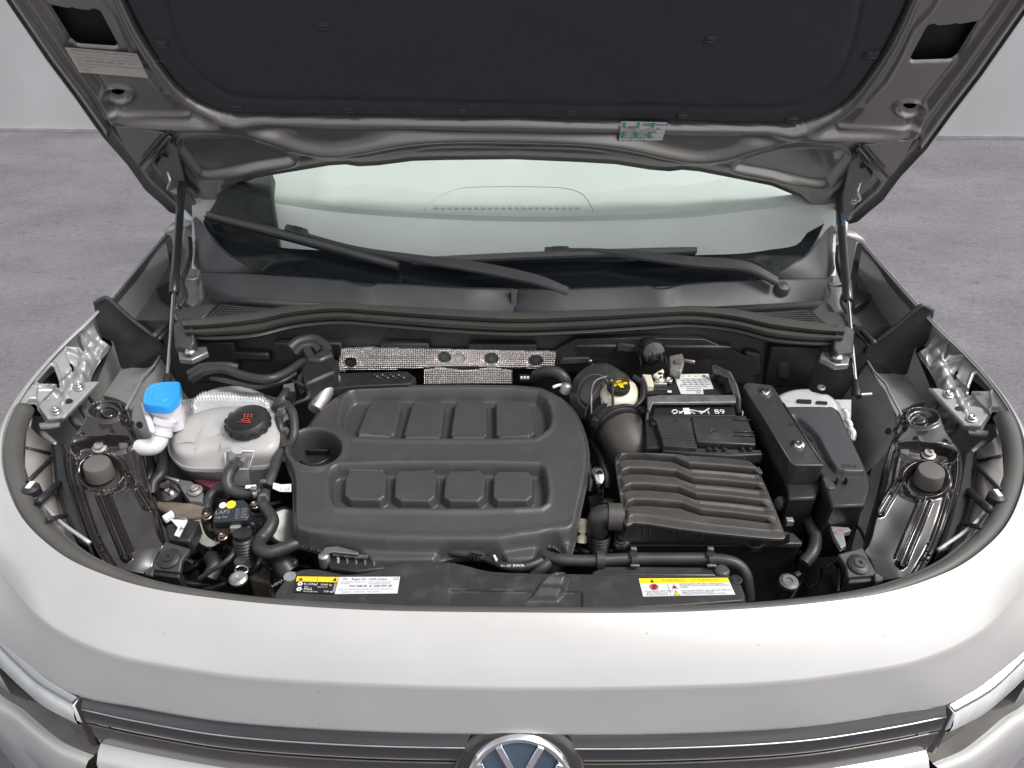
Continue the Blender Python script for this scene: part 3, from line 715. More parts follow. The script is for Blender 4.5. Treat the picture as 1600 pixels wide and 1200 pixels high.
# ------------------------------------------------------------------ side gutters, baffles, inner fenders
def sides(k):
    # gutter under the fender edge, behind the baffle
    m = MB()
    edge = [(262, 366), (232, 396), (205, 428), (178, 460), (158, 482)]
    e0 = catmull([Z(x, y, z) for (x, y), z in zip(edge, (1.062, 1.056, 1.05, 1.04, 1.03))], 4)
    e1 = catmull([Z(x, y, z) for (x, y), z in zip([(268, 372), (246, 402), (226, 436), (200, 470), (178, 500)], (1.03, 1.01, .99, .97, .96))], 4)
    e2 = catmull([Z(x, y, z) for (x, y), z in zip([(272, 392), (258, 415), (240, 450), (212, 480), (190, 520)], (1.0, .98, .96, .945, .935))], 4)
    e3 = catmull([Z(x, y, z) for (x, y), z in zip([(280, 440), (276, 470), (268, 500), (258, 528), (240, 548)], (.97, .96, .95, .94, .93))], 4)
    m.ring_loft([np.array(e) for e in (e0, [p+W(.006, 0, -.002) for p in e0], e1)], K.dull, closed=False)
    m.build('fender_channel', car, sharp=60)
    m = MB(); m.ring_loft([np.array(e) for e in (e1, e2, e3)], K.dull, closed=False)
    g = m.build('rain_gutter', car, sharp=60)
    m = MB(); c = Z(217, 460, .957); m.lathe(c+[0, 0, .002], (0, 0, 1), [(.0, 0), (.011, 0), (.0105, .001), (0, .001)], K.black, seg=16, ell=.8); m.build('drain_hole', g)
    m = MB(); m.prism([Z(x, y, .985) for x, y in ((262, 440), (268, 420), (275, 460), (270, 470), (248, 456), (243, 450))], (0, 0, -.02), K.plas3); m.build('gutter_bracket', car, bevel=.003)
    # hinge pillar clutter between strut and cowl
    m = MB()
    m.prism([Z(x, y, z) for x, y, z in ((290, 352, 1.07), (303, 352, 1.07), (306, 430, 1.03), (312, 462, 1.02), (300, 480, 1.01), (285, 470, 1.0), (280, 400, 1.03))], (0, .01, -.05), K.dull)
    m.tube([Z(x, y, z) for x, y, z in ((296, 372, 1.075), (297, 400, 1.06), (290, 425, 1.05), (284, 440, 1.04), (290, 462, 1.03), (280, 480, 1.02))], .006, K.hose, seg=9)
    m.build('hinge_pillar', car, bevel=.003)
    m = MB(); m.prism([Z(x, y, z) for x, y, z in ((285, 432, 1.03), (312, 430, 1.035), (306, 452, 1.02), (296, 478, 1.0), (276, 474, .99), (274, 455, 1.0))], (0, .004, -.01), K.dull)
    m.tube([Z(x, y, z) for x, y, z in ((284, 428, 1.045), (288, 435, 1.04), (300, 437, 1.04), (310, 434, 1.04))], .003, K.metal, seg=7)
    m.build('drip_tray', car, bevel=.002)
    # black baffle plate across the gutter
    pl = vplane(1.36, .12, .05, 200, 520)
    out = [(146, 476), (150, 468), (163, 464), (170, 466), (205, 497), (240, 524), (255, 540), (250, 552), (236, 569), (193, 577), (188, 574), (176, 534), (160, 528), (155, 520)]
    m = MB(); m.prism([PL(x, y, pl) for x, y in out], -pl[1]*.008, K.plas2)
    b = m.build('side_baffle', car, bevel=.0015)
    m = MB(); m.tube([PL(x, y, pl, .004) for x, y in ((148, 474), (163, 466), (172, 469), (205, 499), (238, 525), (254, 541))], .0045, K.plas2, seg=8); m.build('baffle_rim', b, sharp=180)
    m = MB(); m.tube([Z(x, y, z) for x, y, z in ((240, 526, 1.0), (255, 512, .99), (270, 500, .98))], .006, K.plas2, seg=8); m.tube([Z(x, y, z) for x, y, z in ((248, 530, .99), (262, 516, .985), (276, 505, .98))], .004, K.plas2, seg=8); m.build('baffle_stay', car, sharp=180)
    # chassis rail ledge and its edge
    m = MB()
    m.prism([Z(x, y, z) for x, y, z in ((188, 578, .90), (236, 568, .90), (252, 556, .905), (222, 606, .91), (204, 640, .905), (196, 630, .90), (180, 622, .90), (160, 618, .895))], (0, .005, -.03), K.metal)
    m.tube([Z(x, y, z) for x, y, z in ((252, 552, .925), (240, 572, .925), (222, 590, .925), (218, 600, .925), (206, 622, .925), (192, 648, .92))], .003, K.metal, seg=6, smooth=2)
    m.build('apron_ledge', car, bevel=.003)
    # inner apron wall falling into the bay
    m = MB()
    a = [Z(x, y, z) for x, y, z in ((256, 552, .92), (240, 580, .92), (222, 602, .915), (208, 635, .91), (205, 660, .905), (222, 700, .90))]
    bb = [p+W(.05, 0, -.10) for p in a]; c = [p+W(.09, 0, -.35) for p in a]
    m.ring_loft([np.array(a), np.array(bb), np.array(c)], K.metal, closed=False)
    m.build('inner_apron', car, sharp=60)
    m = MB()
    for px, py in ((218, 664), (205, 662)):
        m.lathe(Z(px, py, .905), W(.8, -.3, .5), [(.0, .0), (.007, 0), (.006, .001), (0, .001)], K.black, seg=12)
    m.build('apron_hole', car)
    # stamped fender flange with triangular openings
    pl = plane(90, 560, .992, .55, -.25)
    FO = [(150, 489), (120, 515), (95, 541), (68, 571), (45, 599), (28, 622), (14, 650), (20, 664), (34, 668), (38, 640), (52, 622), (66, 640), (74, 656), (98, 655), (124, 628), (150, 600), (141, 597), (145, 580), (152, 566), (175, 538), (168, 532), (158, 526), (150, 505)]
    H1 = [(120, 521), (125, 526), (131, 549), (130, 551), (124, 543), (117, 542), (105, 541), (103, 540)]
    H1b = [(108, 566), (113, 568), (116, 577), (115, 580), (110, 574)]
    H2 = [(80, 572), (84, 574), (94, 601), (92, 604), (86, 600), (62, 600), (58, 597)]
    H3 = [(146, 488), (150, 493), (156, 520), (150, 512)]
    FOs = np.array(chaikin(FO, 1))
    def fh(X, Yv):
        d = sdpoly(X, Yv, FOs)
        h = -.010*(1-ss(0, 5, d))
        wv = dline(X, Yv, rline([(150, 530), (136, 545), (138, 560), (128, 572), (126, 590), (112, 603), (104, 622), (90, 640)]))
        h += .007*bump(wv, 6)*(.7+.3*np.sin((X-Yv)*.20))+.002*np.sin((X*.8-Yv)*.28)*ss(26, 12, wv)
        h += -.012*ss(4, 14, wv)*((X-90)+(Yv-560) > 40)*ss(-4, 4, 155-X)*.6
        for H in (H1, H2): h += .004*bump(sdpoly(X, Yv, H)+3.0, 2.4)
        # depressed facets left of each opening
        h += -.006*ss(0, 3, sdpoly(X, Yv, [(103, 543), (128, 552), (122, 575), (108, 566), (101, 555)]))
        h += -.006*ss(0, 3, sdpoly(X, Yv, [(58, 599), (88, 603), (100, 612), (92, 640), (74, 648), (56, 620)]))
        return h
    def fsd(X, Yv):
        d = sdpoly(X, Yv, FOs)
        for H in (H1, H1b, H2, H3): d = np.minimum(d, -sdpoly(X, Yv, H))
        return d
    m = MB(); m.field((0, 480, 185, 672), 1.1, pl, fh, K.metal, drop=-.05, sdf=fsd); fl = m.build('fender_flange', car, sharp=45)
    # dark backing under the openings
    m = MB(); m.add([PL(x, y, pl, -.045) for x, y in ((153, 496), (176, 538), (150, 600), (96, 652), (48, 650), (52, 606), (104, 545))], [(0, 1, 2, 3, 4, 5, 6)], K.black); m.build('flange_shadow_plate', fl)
    # bolted bracket on the flange
    pb = plane(110, 620, .950, .15, -.2)
    BO = [(139, 597), (155, 597), (128, 626), (101, 654), (74, 656), (63, 641), (62, 628), (96, 622), (118, 604)]
    def bh(X, Yv):
        d = sdpoly(X, Yv, BO)
        h = .004*ss(-1, 1.5, d)-.003*ss(.9, .2, np.sqrt(((X-107)/7.5)**2+((Yv-627)/4.5)**2))
        for cx, cy in ((124, 606), (88, 643)): h += .002*ss(10, 8, np.hypot(X-cx, (Yv-cy)*1.5))
        return h
    m = MB(); m.field((55, 590, 160, 662), 1.1, pb, bh, K.metal, drop=-.02, sdf=lambda X, Yv: sdpoly(X, Yv, BO), out=BO, skirt=.004); br = m.build('fender_bracket', car, sharp=40)
    for cx, cy in ((124, 606), (88, 643)):
        m = MB(); m.lathe(PL(cx, cy, pb, .005), pb[1], [(.0095, 0), (.0095, .002), (.0065, .0025), (.006, .007), (.004, .008), (0, .0065)], K.steel, seg=16); m.build('bolt', br, sharp=30)
    m = MB(); m.lathe(PL(107, 627, pb, .0045), pb[1], [(0, 0), (.008, 0), (0, .0008)], K.black, seg=16, ell=.8); m.build('oval_hole', br)
    # pale support lugs under the bracket
    for q, (a, b) in enumerate((((134, 614), (158, 632)), ((120, 632), (142, 652)), ((104, 648), (126, 664)))):
        m = MB(); m.prism([Z(x, y, .91) for x, y in (a, (a[0]+16, a[1]+2), (b[0]+6, b[1]), (b[0]-10, b[1]-2))], (0, 0, -.02), K.galv); m.build('support_lug', car, bevel=.003)
    m = MB(); m.prism([Z(x, y, .93) for x, y in ((60, 661), (94, 657), (92, 664), (62, 668))], (0, 0, -.006), K.metal); m.build('bracket_foot', car, bevel=.001)
    # back of the lamp: pinkish reflector shell and dark ribs between seal and housing
    m = MB()
    m.add([Z(x, y, z) for x, y, z in ((40, 664, .956), (56, 680, .942), (78, 695, .915), (82, 770, .910), (100, 836, .905), (78, 818, .925), (54, 780, .945), (38, 730, .955))], [(0, 1, 2, 7), (7, 2, 3, 6), (6, 3, 4, 5)], mt['shell'])
    sh = m.build('lamp_shell', car, solid=.003)
    for (a, b, r) in (((44, 752), (80, 716), .0035), ((60, 784), (92, 756), .0065), ((42, 700), (78, 708), .003), ((74, 812), (102, 806), .004)):
        m = MB(); m.tube([Z(*a, .958), Z(*b, .922)], r, K.plas3, seg=8, smooth=1); m.build('shell_rib', sh, sharp=180)
    m = MB(); m.lathe(Z(50, 768, .950), (0, 0, 1), [(.014, -.01), (.014, .008), (.008, .012), (0, .012)], K.plas3, seg=14); m.box(Z(47, 758, .962), (.004, 0, 0), (0, .008, 0), (0, 0, .002), K.white); m.build('seal_clip', car, bevel=.001)
    m = MB(); m.prism([Z(x, y, .918) for x, y in ((80, 690), (100, 694), (108, 740), (124, 800), (140, 850), (120, 845), (98, 800), (84, 750))], (0, 0, -.05), K.plas3); m.build('lamp_frame', car, bevel=.006)
    m = MB(); m.prism([Z(x, y, .92) for x, y in ((58, 668), (70, 672), (90, 690), (84, 694), (66, 684))], (0, 0, -.012), K.alu); m.build('lamp_clip', car, bevel=.003)
    # white painted edge showing inside the seal
    m = MB(); m.tube([Z(x, y, .945) for x, y in ((48, 654), (40, 690), (38, 706))], .0035, K.paint, seg=6); m.build('painted_edge', car, sharp=180); m = MB(); m.tube([Z(x, y, .935) for x, y in ((60, 778), (90, 812), (140, 848))], .003, K.paint, seg=6); m.build('painted_edge', car, sharp=180)
mt['shell'] = M('reflector_shell', (.30, .27, .26), .5, 0, .3, .1, 10)
K.shell = mt['shell']
halves(sides)
# ------------------------------------------------------------------ headlamp housings
HO = [(137, 630), (146, 622), (165, 620), (184, 622), (195, 632), (198, 646), (192, 655), (203, 664), (212, 676), (219, 704), (226, 740), (236, 775), (244, 800), (252, 836), (262, 848), (262, 856), (246, 872), (240, 898),
      (215, 902), (176, 895), (152, 878), (132, 840), (116, 796), (104, 752), (99, 715), (102, 690), (114, 672), (126, 656), (132, 640)]
def lamp(k):
    pl = plane(165, 760, .925, .12, -.30)
    HOs = np.array(chaikin(HO, 1))
    def hh(X, Yv):
        d = sdpoly(X, Yv, HOs)
        h = -.012*(1-ss(0, 8, d))
        # head bowl
        e = np.hypot((X-165)/26, (Yv-640)/17); h += -.010*ss(1, .75, e)+.004*bump(e-1.05, .14)-.006*bump(e-.5, .12)
        # edge rib on the left, folded ridge
        h += .006*bump(dline(X, Yv, rline([(112, 700), (113, 740), (126, 790), (142, 840), (165, 885)])), 3.2)
        h += -.004*bump(dline(X, Yv, rline([(120, 706), (122, 745), (135, 795), (152, 842), (176, 885)])), 4)
        # slot with the screw
        es = sdpoly(X, Yv, SLs); h += -.016*ss(-1, 6, es)+.004*bump(es+2.5, 2.2)
        # round well for the bump stop
        e = np.hypot((X-159)/35, (Yv-740)/26); h += -.014*ss(1, .8, e)+.005*bump(e-1.08, .09)+.003*bump(e-.86, .06)
        # long pressed channels
        for a, b, w_ in (((152, 775), (192, 872), 2.2), ((162, 772), (204, 872), 2.2), ((196, 742), (226, 794), 2.0), ((206, 742), (236, 790), 1.8), ((170, 772), (208, 862), 1.2)):
            h += .0075*bump(dline(X, Yv, [a, b]), w_)
        h += .0075*bump(dline(X, Yv, rline([(192, 872), (198, 877), (204, 872)])), 2.0)+.006*bump(dline(X, Yv, rline([(226, 794), (233, 797), (236, 790)])), 1.8)
        h += .006*bump(dline(X, Yv, [(196, 742), (206, 740)]), 1.8)+.006*bump(dline(X, Yv, [(200, 698), (206, 724), (214, 762)]), 1.6)+.004*bump(dline(X, Yv, [(186, 760), (197, 742)]), 2)
        h += -.006*bump(dline(X, Yv, [(178, 768), (196, 760)]), 4)
        h += .004*bump(dline(X, Yv, rline([(120, 682), (150, 684), (176, 682), (204, 684)])), 2)
        h += .006*bump(np.hypot(X-172, Yv-678), 4)+.006*bump(np.hypot(X-126, Yv-680), 4)
        h += -.006*bump(dline(X, Yv, [(178, 650), (186, 636), (194, 630)]), 3)+.005*bump(dline(X, Yv, [(176, 652), (184, 638), (190, 630)]), 2)
        # low waist towards the bracket
        h += -.010*ss(855, 890, Yv)*ss(200, 250, X)
        h += .0015*np.sin(X*.09+1)*np.sin(Yv*.06)
        return h
    SLs = np.array(chaikin([(114, 700), (120, 690), (150, 686), (198, 684), (206, 690), (202, 700), (176, 708), (140, 715), (118, 710)], 2))
    m = MB(); m.field((92, 612, 272, 908), .55, pl, hh, K.gloss, drop=-.045, sdf=lambda X, Yv: sdpoly(X, Yv, HOs), out=HOs, skirt=.02)
    o = m.build('lamp_housing', car, sharp=180)
    # rubber bump stop
    c = PL(157, 742, pl, -.014); r = mpx(c, 20.5); ax = W(.10, -.10, 1)
    m = MB(); m.lathe(c, ax, [(r*1.05, 0), (r*1.0, .012), (r*.97, .024), (r*.9, .028), (r*.82, .0285), (0, .0285)], mt['stop'], seg=32); m.build('rubber_buffer', o, sharp=40)
    m = MB(); c = PL(156, 700, pl, -.016); m.lathe(c, pl[1], [(.012, 0), (.012, .003), (.0075, .004), (.0075, .009), (.004, .009), (.003, .006), (0, .006)], K.alu, seg=18); m.build('screw', o, sharp=30)
    m = MB(); m.prism([PL(x, y, pl, -.008) for x, y in ((184, 690), (200, 690), (201, 698), (186, 702))], -pl[1]*.006, mt['stop']); m.build('plug', o, bevel=.003)
    # moulded arrows
    for (x, y) in ((155, 836), (158, 848), (161, 860)):
        m = MB(); m.prism([PL(x+a, y+b, pl, .003) for a, b in ((-2, -2), (2, 0), (-2, 2))], -pl[1]*.004, K.plas3); m.build('moulded_mark', o)
    # bracket tab with screw
    pb = plane(265, 870, .925, 0, -.25)
    m = MB(); m.prism([PL(x, y, pb) for x, y in ((258, 846), (280, 852), (297, 857), (284, 876), (281, 894), (240, 890), (236, 886))], -pb[1]*.010, K.plas2)
    b = m.build('lamp_bracket', car, bevel=.002)
    m = MB(); m.prism([PL(x, y, pb, -.006) for x, y in ((238, 884), (282, 888), (280, 903), (236, 898))], (0, .004, -.05), K.plas3); m.prism([PL(x, y, pb, .001) for x, y in ((224, 893), (236, 884), (241, 886), (238, 900), (226, 898))], -pb[1]*.008, K.plas2); m.build('bracket_leg', b, bevel=.002)
    m = MB(); m.lathe(PL(264, 873, pb, .001), pb[1], [(.0165, 0), (.0165, .002), (.0125, .004), (.0085, .0045), (.008, .0065), (.003, .0065), (.002, .004), (0, .004)], K.plas3, seg=20); m.build('screw', b, sharp=30)
mt['stop'] = M('buffer_rubber', (.115, .105, .10), .6, 0, 0, .08, 20, 500, .2)
halves(lamp)
# ------------------------------------------------------------------ engine cover
def zc(s, ox, oy, P): return [(ox+x/s, oy+y/s) for x, y in P]
EO = zc(3.2, 440, 560, [(400, 112), (830, 106), (1270, 110), (1370, 150), (1450, 210), (1500, 280), (1545, 420), (1540, 560), (1510, 700), (1480, 840), (1462, 905), (1440, 936), (1412, 926), (1385, 887), (1345, 882), (1300, 897), (1278, 972), (1262, 982),
     (1130, 985), (1112, 972), (1085, 937), (950, 932), (800, 937), (768, 982), (750, 988), (445, 988), (425, 975), (400, 945), (260, 915), (80, 880), (54, 856), (48, 700), (50, 585), (18, 520), (8, 455), (36, 405), (88, 376), (150, 270), (230, 190), (310, 140)])
EOs = np.array(chaikin(EO, 1))
CR = np.array(zc(3.2, 440, 560, [(-50, 800), (60, 845), (130, 868), (400, 895), (520, 905), (900, 908), (1090, 905), (1340, 868), (1430, 855), (1600, 760)]))
UP = chaikin(zc(3.2, 440, 560, [(330, 180), (375, 158), (830, 155), (1265, 158), (1335, 215), (1352, 335), (1300, 385), (1255, 408), (380, 406), (312, 372), (285, 320), (298, 240)]), 1)
LO = chaikin(zc(3.2, 440, 560, [(240, 570), (290, 536), (1285, 532), (1322, 565), (1336, 715), (1285, 748), (800, 756), (285, 750), (245, 720), (238, 640)]), 1)
BU = [zc(3.2, 440, 560, P) for P in ([(432, 200), (455, 188), (585, 188), (608, 212), (575, 378), (545, 402), (388, 402), (366, 378)], [(648, 200), (665, 188), (800, 188), (822, 212), (806, 380), (790, 403), (616, 403), (600, 380)],
     [(862, 200), (880, 188), (1010, 188), (1034, 212), (1036, 382), (1014, 404), (852, 403), (835, 380)], [(1062, 204), (1085, 190), (1215, 190), (1246, 222), (1276, 372), (1240, 406), (1085, 403), (1064, 380)])]
BL = [zc(3.2, 440, 560, P) for P in ([(312, 580), (335, 550), (500, 546), (530, 570), (526, 690), (490, 716), (340, 712), (304, 685)], [(560, 572), (582, 548), (755, 545), (782, 570), (776, 690), (742, 722), (592, 718), (554, 690)],
     [(812, 575), (835, 550), (990, 546), (1026, 575), (1020, 690), (985, 722), (836, 718), (800, 690)], [(1052, 578), (1080, 551), (1232, 551), (1266, 580), (1262, 690), (1230, 718), (1076, 717), (1048, 690)])]
def cover_h(X, Yv):
    d = sdpoly(X, Yv, EOs); yc = np.interp(X, CR[:, 0], CR[:, 1])
    h = -.013*(1-ss(0, 11, d))**1.5
    h += -.020*ss(-3, 9, Yv-yc)+.0012*bump(Yv-yc+7, 5)
    h += .004*ss(20, 80, d)
    # pockets with their raised blocks
    for P, BS, fl in ((UP, BU, 13), (LO, BL, 11)):
        dp = sdpoly(X, Yv, P); pk = ss(-2, 7, dp)
        h += -.023*pk+.0022*bump(dp+4, 4)
        for B in BS:
            db = sdpoly(X, Yv, B); h += .018*ss(-1, 4.5, db)
    # raised shoulder from the filler to the right pocket corner
    h += .003*ss(0, 10, sdpoly(X, Yv, zc(3.2, 440, 560, [(200, 480), (1400, 440), (1400, 520), (200, 530)])))*0
    # oil filler collar and well
    e = np.hypot((X-493)/43, (Yv-702)/30)
    col = ss(1.28, 1.05, e); h = h*(1-col)+(.006)*col
    h = np.where(e < 1.0, .006-.006*ss(1, .93, e)-.07*ss(.93, .86, e), h)
    return h
PC = plane(690, 735, .925, 0, -.075)
m = MB(); m.field((438, 588, 930, 874), 1.0, PC, cover_h, K.plas, drop=-.07, sdf=lambda X, Yv: sdpoly(X, Yv, EOs), out=EOs, skirt=.007)
ec = m.build('engine_cover', car, sharp=180, label='dark grey plastic engine cover with two rows of four moulded blocks')
m = MB(); c = PL(494, 716, PC, -.062); r = mpx(c, 26)
m.lathe(c, PC[1], [(r, 0), (r, .010), (r*.93, .013), (0, .013)], K.plas3, seg=26); m.box(c+PC[1]*.018, (r*.85, 0, 0), (0, .006, 0), PC[1]*.007, K.plas3)
m.build('oil_filler_cap', ec, bevel=.002)
m = MB(); c = PL(493, 704, PC, -.072); m.lathe(c, PC[1], [(.052, 0), (0, .0005)], K.black, seg=24); m.build('filler_well_floor', ec)
# cover underside block
m = MB(); m.prism([p-PC[1]*.05 for p in [PL(x, y, PC) for x, y in ((480, 660), (560, 610), (850, 610), (905, 680), (900, 780), (870, 820), (480, 820), (465, 740))]], (0, 0, -.28), K.plas3); m.build('engine_block', car, bevel=.01)

# ------------------------------------------------------------------ heat shields behind the cover
hp = vplane(1.325, 0, .55, 700, 560)
def foil_h(X, Yv):
    T = np.interp(X, [520, 528, 532, 570, 700, 868, 870], [600, 580, 545, 543, 545.5, 549, 549]); B = np.interp(X, [518, 540, 640, 700, 760, 866, 868], [581, 580, 577, 572, 573, 578, 560])
    d = np.minimum(np.minimum(Yv-T, B-Yv), np.minimum((X-519)+0*(Yv), 869-X)); d = np.minimum(d, X-(532-(Yv-545)*.38))
    h = -.004*(1-ss(0, 5, d))+.001*np.sin(X*.05)+.002*bump(Yv-560, 6)
    for cx, cy, rx, ry in ((548, 566, 9.5, 7.5), (694, 558, 10, 8), (717, 560, 10, 8), (768, 560, 11, 8.5), (837, 563, 11, 8)):
        e = np.hypot((X-cx)/rx, (Yv-cy)/ry); h += .002*bump(e-1.2, .2); h = np.where(e < 1, -.05, h)
    return np.where(d > 0, h, -.05)
m = MB(); m.field((515, 540, 872, 584), .8, hp, foil_h, K.foil, drop=-.03); hs_ = m.build('heat_shield', car, sharp=180)
for cx, cy, mm_ in ((694, 558, K.plas2), (717, 560, K.alu), (768, 560, K.plas2), (837, 563, K.plas3), (548, 566, K.black)):
    m = MB(); m.lathe(PL(cx, cy, hp, -.008), hp[1], [(.013, 0), (.013, .004), (.007, .005), (.006, .009), (0, .009)], mm_, seg=16); m.build('retaining_nut', hs_, sharp=35)
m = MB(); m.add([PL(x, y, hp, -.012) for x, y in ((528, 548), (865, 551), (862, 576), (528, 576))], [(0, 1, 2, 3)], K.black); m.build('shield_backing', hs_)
hp2 = vplane(1.29, 0, .7, 730, 585)
def foil2(X, Yv):
    d = np.minimum(np.minimum(X-662, 800-X), Yv-(576+2*np.sin(X*.08)))
    return np.where(d > 0, -.003*(1-ss(0, 4, d))+.0008*np.sin(X*.09), -.05)
m = MB(); m.field((660, 572, 802, 600), 1.2, hp2, foil2, mt['foil2'] if 'foil2' in mt else K.foil, drop=-.03); m.build('lower_heat_shield', car, sharp=180)
m = MB(); m.prism([Z(x, y, .95) for x, y in ((520, 583), (636, 580), (650, 590), (640, 600), (560, 603), (500, 610))], (0, 0, -.05), K.plas3)
for i in range(12): m.box(Z(585+i*4.2, 586+(i % 3)*2.2, .953), (.0022, 0, 0), (0, .002, 0), (0, 0, .002), K.galv if i % 2 else K.plas2)
m.build('turbo_clutter', car, bevel=.002)
m = MB(); m.tube([Z(x, y, z) for x, y, z in ((836, 592, .93), (840, 585, .95), (856, 580, .965), (872, 583, .965), (884, 594, .955), (884, 606, .93))], [.010, .011, .012, .012, .010, .009], K.hose, seg=12)
m.lathe(Z(884, 606, .945), (.3, 0, 1), [(.010, -.01), (.010, .006), (.006, .01), (0, .01)], K.alu, seg=12)
m.build('breather_pipe', car, sharp=60)
m = MB(); m.box(Z(820, 590, .955), (.010, 0, 0), (0, .004, 0), (0, 0, .005), K.plas3)
for q in (-1, 0, 1): m.box(Z(820+q*5, 590, .962), (.0022, 0, 0), (0, .0015, 0), (0, 0, .002), K.white)
m.build('small_connector', car)
m = MB(); m.tube([Z(x, y, .95) for x, y in ((864, 605), (872, 602), (880, 601))], .003, K.white, seg=6); m.build('paper_tag', car)

# ------------------------------------------------------------------ strut towers
def tower_l():
    pl = plane(365, 620, .935, 0, -.18)
    def th(X, Yv):
        e = np.hypot((X-362)/88, (Yv-640)/ 56)
        h = -.055*ss(.62, 1.12, e)
        rl = rline([(302, 634), (300, 624), (312, 619), (360, 619), (404, 622), (418, 630)])
        d = dline(X, Yv, rl); h += .006*ss(7, 3, d)*(1+.35*np.sin(X*1.35))
        h += .003*np.sin(X*.11)*ss(.7, 1, e)
        return np.where((X > 268) & (X < 452) & (Yv > 590) & (Yv < 690), h, -.2)
    m = MB(); m.field((270, 592, 450, 690), 1.1, pl, th, K.tower, drop=-.12); return m.build('strut_tower', car, sharp=180)
tower_l()
def tower_r():
    pl = plane(1260, 620, .93, 0, -.2)
    def th(X, Yv):
        e = np.hypot((X-1258)/80, (Yv-640)/50)
        h = -.06*ss(.6, 1.15, e)+.006*bump(np.hypot((X-1284)/17, (Yv-607)/9)-1, .25)*0
        h += -.006*ss(1, .8, np.hypot((X-1284)/20, (Yv-606)/10))+.004*np.sin(X*.35)*bump(Yv-618-(X-1320)*.8, 12)*ss(1300, 1320, X)
        return h
    m = MB(); m.field((1170, 592, 1345, 690), 1.2, pl, th, K.tower, drop=-.14); t = m.build('strut_tower', car, sharp=180)
    m = MB(); m.lathe(PL(1283, 606, pl, -.004), pl[1], [(.008, 0), (.008, .002), (.005, .003), (.003, .001), (0, .001)], K.galv, seg=16); m.build('bolt', t, sharp=30)
    m = MB(); m.tube([PL(x, y, pl, .002) for x, y in ((1276, 629), (1292, 630))], .0035, K.black, seg=6, smooth=1); m.tube([PL(x, y, pl, .002) for x, y in ((1246, 627), (1267, 628))], .0045, K.black, seg=6, smooth=1); m.build('tower_slot', t)
tower_r()
# ledge of the right apron, crumpled sealant
for i, (x, y) in enumerate(((1318, 640), (1322, 655), (1327, 668), (1316, 672))):
    m = MB(); m.tube([Z(x, y, .93), Z(x+6, y+9, .925), Z(x+4, y+20, .915)], .006, K.tower, seg=8); m.build('seam_sealant', car, sharp=180)

